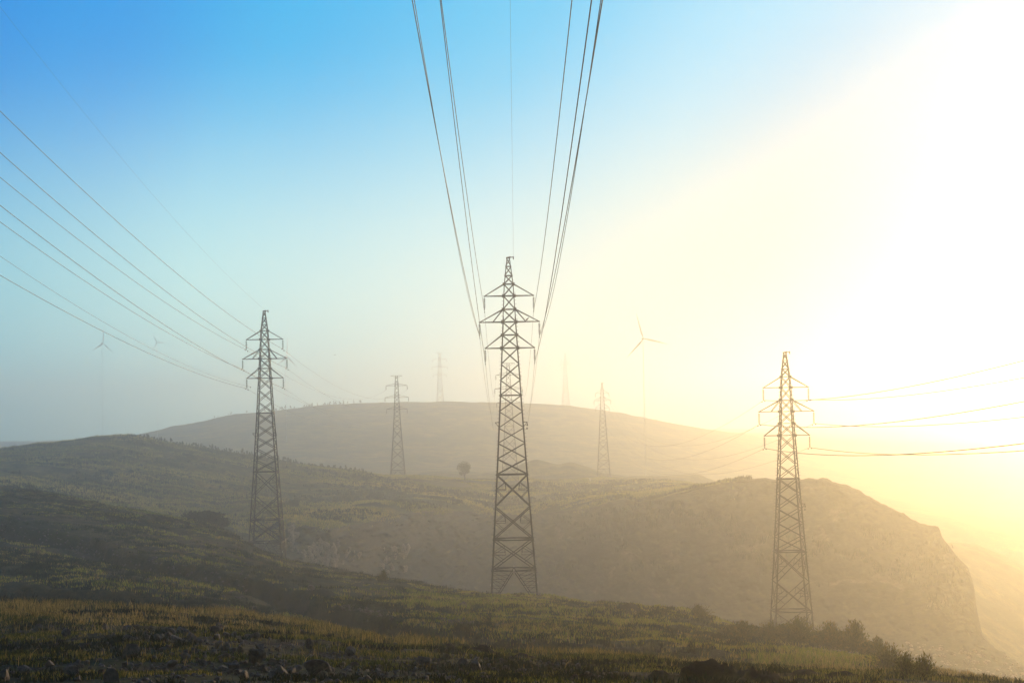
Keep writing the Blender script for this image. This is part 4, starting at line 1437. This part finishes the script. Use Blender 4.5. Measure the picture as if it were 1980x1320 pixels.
for i, (px, py, w, hh, lab) in enumerate([(1718, 1298, 62, 56, 'large spiky shrub beside the sunlit stones at the lower right'),
                                          (1752, 1304, 50, 44, 'middle spiky shrub of the three at the lower right'),
                                          (1788, 1312, 40, 50, 'last spiky shrub on the right, standing clear against the haze'),
                                          (1352, 1192, 40, 26, 'scrubby brown shrub on the mound left of the right pylon'),
                                          (742, 1122, 16, 22, 'lone spiky weed on the brow above the quarry')]):
    p = at_px(px, py)
    k = p[1] / FPX
    broom((p[0], p[1], on_ground(p[0], p[1])), w * k * 1.5, hh * k * 0.95, 450 + i, lab, 'spiky shrubs on the near slope', 520)
p = unproj(390, 1010, 332)
bush((p[0], 332, p[2] - 0.4), 7.6, 3.0, 471, M_DARKBUSH, 'dark dome shaped bush behind the near ridge left of the left pylon', 'dark round bushes beyond the ridge', 'bush', 5200, 0.22)
p = unproj(428, 1015, 334)
bush((p[0], 334, p[2] - 0.4), 3.6, 1.9, 472, M_DARKBUSH, 'smaller dark bush leaning against the dome shaped one', 'dark round bushes beyond the ridge', 'bush', 2200, 0.2)
p = base_hit(562, 980, 10.5)
bush((p[0], p[1], p[2] - 0.3), 6.4, 2.6, 473, M_DARKBUSH, 'dark rounded bush on the field behind the left pylon legs', 'dark round bushes beyond the ridge', 'bush', 4200, 0.22)


def tree(loc, h_, w, seed, label, group=None, name='tree'):
    root = empty(name, loc)
    tag(root, label, 'tree', group)
    r = np.random.default_rng(seed)
    m = MB()
    m.tube([(0, 0, -0.4), (0.03, 0, h_ * .12), (-0.05, 0.02, h_ * .26)], [h_ * .035, h_ * .028, h_ * .022], 7)
    for i in range(9):
        a = 6.28 * i / 9 + r.uniform(-.3, .3)
        e = Vector((math.cos(a) * w * .34 * r.uniform(.5, 1), math.sin(a) * w * .34 * r.uniform(.5, 1), h_ * r.uniform(.6, .92)))
        s = Vector((-0.05, 0.02, h_ * r.uniform(.13, .26)))
        m.tube([s, s.lerp(e, .5) + Vector((e.x * .15, e.y * .15, -h_ * .02)), e], [h_ * .018, h_ * .011, h_ * .004], 5)
    m.build('trunk', M_BARK, root)
    v = leaf_cloud(2800, w / 2, w / 2, h_ * .40, seed, h_ * .026, 26)
    v[:, :, 2] += h_ * .60
    link('crown', cloud_mesh('crown', v, M_TREE), root)
    return root


p = base_hit(899, 928, 11.2)
tree((p[0], p[1], on_ground(p[0], p[1])), 6.4, 5.8, 505, 'lone leafy tree on the plateau left of the middle pylon')

# young trees along the hill crest behind the left pylon
SAP = []
for i in range(5):
    m = MB()
    m.tube([(0, 0, -0.2), (0, 0, 0.5)], [0.05, 0.03], 5)
    v = leaf_cloud(150, 0.42, 0.42, 0.5, 600 + i, 0.11, 7)
    v[:, :, 0:2] *= (1.15 - np.clip(v[:, :, 2:3] + .5, 0, 1) * .7)
    v[:, :, 2] += 0.55
    SAP.append(cloud_mesh('sapling', v, M_TREE))
GSA = 'young trees in a line along the hill crest'
for i in range(84):
    px = 272 + (700 - 272) * (i + random.uniform(-.4, .4)) / 83
    cy = np.interp(px, [290, 370, 450, 540, 620, 690, 740], [850, 863, 876, 890, 902, 911, 919])
    r_ = unproj(px, cy, 1)
    X, Y = r_[0] * 603, 603.0
    Y = float(np.interp(r_[0], cols, lay_d[11])) - random.uniform(0, 14) * (1 if random.random() < .6 else 0.1)
    X = r_[0] * Y
    o = link('sapling', SAP[i % 5])
    s = random.uniform(0.9, 2.0)
    o.location = (X, Y, on_ground(X, Y) - 0.05)
    o.scale = (s * random.uniform(.7, 1.0), s, s * random.uniform(.8, 1.2))
    o.rotation_euler = (0, 0, random.uniform(0, 6.28))
    tag(o, 'small young tree in the line along the hill crest behind the left pylon', 'tree', GSA)
for i in range(40):
    px = random.uniform(395, 700) if i > 12 else random.uniform(540, 650)
    r_ = unproj(px, 800, 1)
    Y = float(np.interp(r_[0], cols, lay_d[15])) - random.uniform(-2, 6)
    X = r_[0] * Y
    o = link('hill_tree', SAP[i % 5])
    s = random.uniform(1.4, 3.4)
    o.location = (X, Y, on_ground(X, Y) - 0.05)
    o.scale = (s * .7, s * .7, s)
    tag(o, 'faint tree in the misty row on the far hill crest', 'tree', 'misty trees on the far hill crest')

# low scrub on the hill and the plateau
X = []; Y = []
r = np.random.default_rng(77)
n = 14000
a = r.uniform(-0.29, 0.13, n)
d0 = np.where(a < -0.125, np.interp(a, cols, lay_d[6]) + 5, np.interp(a, cols, lay_d[9]) + 3)
d1 = np.interp(a, cols, lay_d[11])
Y = d0 + (d1 - d0) * r.uniform(0, 1, n)
X = a * Y
rp = (Y * 0.9 + X * 0.35 + 5 * fbm(X / 40, Y / 40, 61, 2)) / 7.5
keep = (fbm(X / 22, Y / 22, 81, 4) + 0.25 * np.cos(rp * 2 * np.pi + 1.2) * (a < -0.1) > 0.10)
X, Y = X[keep], Y[keep]
z, _ = height(X, Y)
P = np.stack([X, Y, z], 1)
tag(link('hill_scrub', blades(P, rng.uniform(0.3, 1.1, len(X)), np.full(len(X), 0.3), 6, np.full(len(X), 0.45), 91, M_DARKBUSH, 'hill_scrub')), 'low dark scrub over the hill and plateau', 'scrub', kind='stuff')

P = pixel_scatter([(1060, 1400, 1000, 975, 120, .35), (1400, 1860, 965, 1060, 130, .5), (1180, 1420, 985, 950, 40, .15)], 1500, 12, 9.1)
P = P[(P[:, 1] > 330)]
keep = fbm(P[:, 0] / 12, P[:, 2] / 5, 131, 3) > 0.0
P = P[keep]
tag(link('bluff_scrub', blades(P, rng.uniform(0.5, 1.6, len(P)), np.full(len(P), 0.30), 8, rng.uniform(0.3, 1.0, len(P)), 133, M_DARKBUSH, 'bluff_scrub', 0.8)), 'scrub clinging to the face of the rounded bluff', 'scrub', kind='stuff')

# small white post on the plateau
p = base_hit(1141, 931, 11.3)
o = empty('marker_post', (p[0], p[1], on_ground(p[0], p[1])))
tag(o, 'tiny white marker post on the plateau below the hillocks', 'post')
m = MB(); m.bar((0, 0, -0.3), (0, 0, 1.1), 0.22); m.build('post', M_WHITE, o)
m = MB(); m.bar((0, 0, 1.1), (0, 0, 1.35), 0.34, 0.34); m.build('cap', M_WHITE, o)


# ------------------------------------------------------------------ birds
def bird(loc, flying, label, s=1.0, yaw=0.0):
    m = MB()
    if not flying:
        m.tube([(-.26, 0, -.06), (-.15, 0, .02), (-.05, 0, .1), (.05, 0, .19), (.1, 0, .26), (.15, 0, .31), (.2, 0, .31), (.26, 0, .295)], [.015, .04, .08, .085, .055, .052, .04, .006], 8)
    else:
        m.tube([(-.3, 0, 0), (-.18, 0, 0), (-.05, 0, .01), (.08, 0, .01), (.16, 0, .02), (.24, 0, .01)], [.03, .04, .075, .07, .045, .005], 8)
    body = m.mesh('bird', M_BIRD, True)
    o = link('bird', body)
    o.location = loc; o.scale = (s, s, s); o.rotation_euler = (0, 0, yaw)
    tag(o, label, 'bird')
    w = MB()
    if flying:
        for q in (-1, 1):
            w.poly([(.08, q * .05, .03), (-.1, q * .05, .03), (-.08, q * .3, .12), (.06, q * .3, .13)])
            w.poly([(.06, q * .3, .13), (-.08, q * .3, .12), (-.1, q * .62, .06)])
        w.build('wings', M_BIRD, o)
    else:
        for q in (-1, 1):
            w.bar((.02, q * .035, .12), (.0, q * .035, -.02), .02)
        w.build('legs', M_BIRD, o)
    return o


X, d, z, s = towers['centre']
bird((X + 1.55 + 0.55, d - 0.9, z + 32.45 + 0.02), False, 'small dark bird perched on the middle right arm of the middle pylon', 1.0, 0.2)
p = unproj(648, 686, 420)
bird(p, True, 'tiny dark bird flying in the pale sky between the left and middle pylons', 0.75, 0.8)
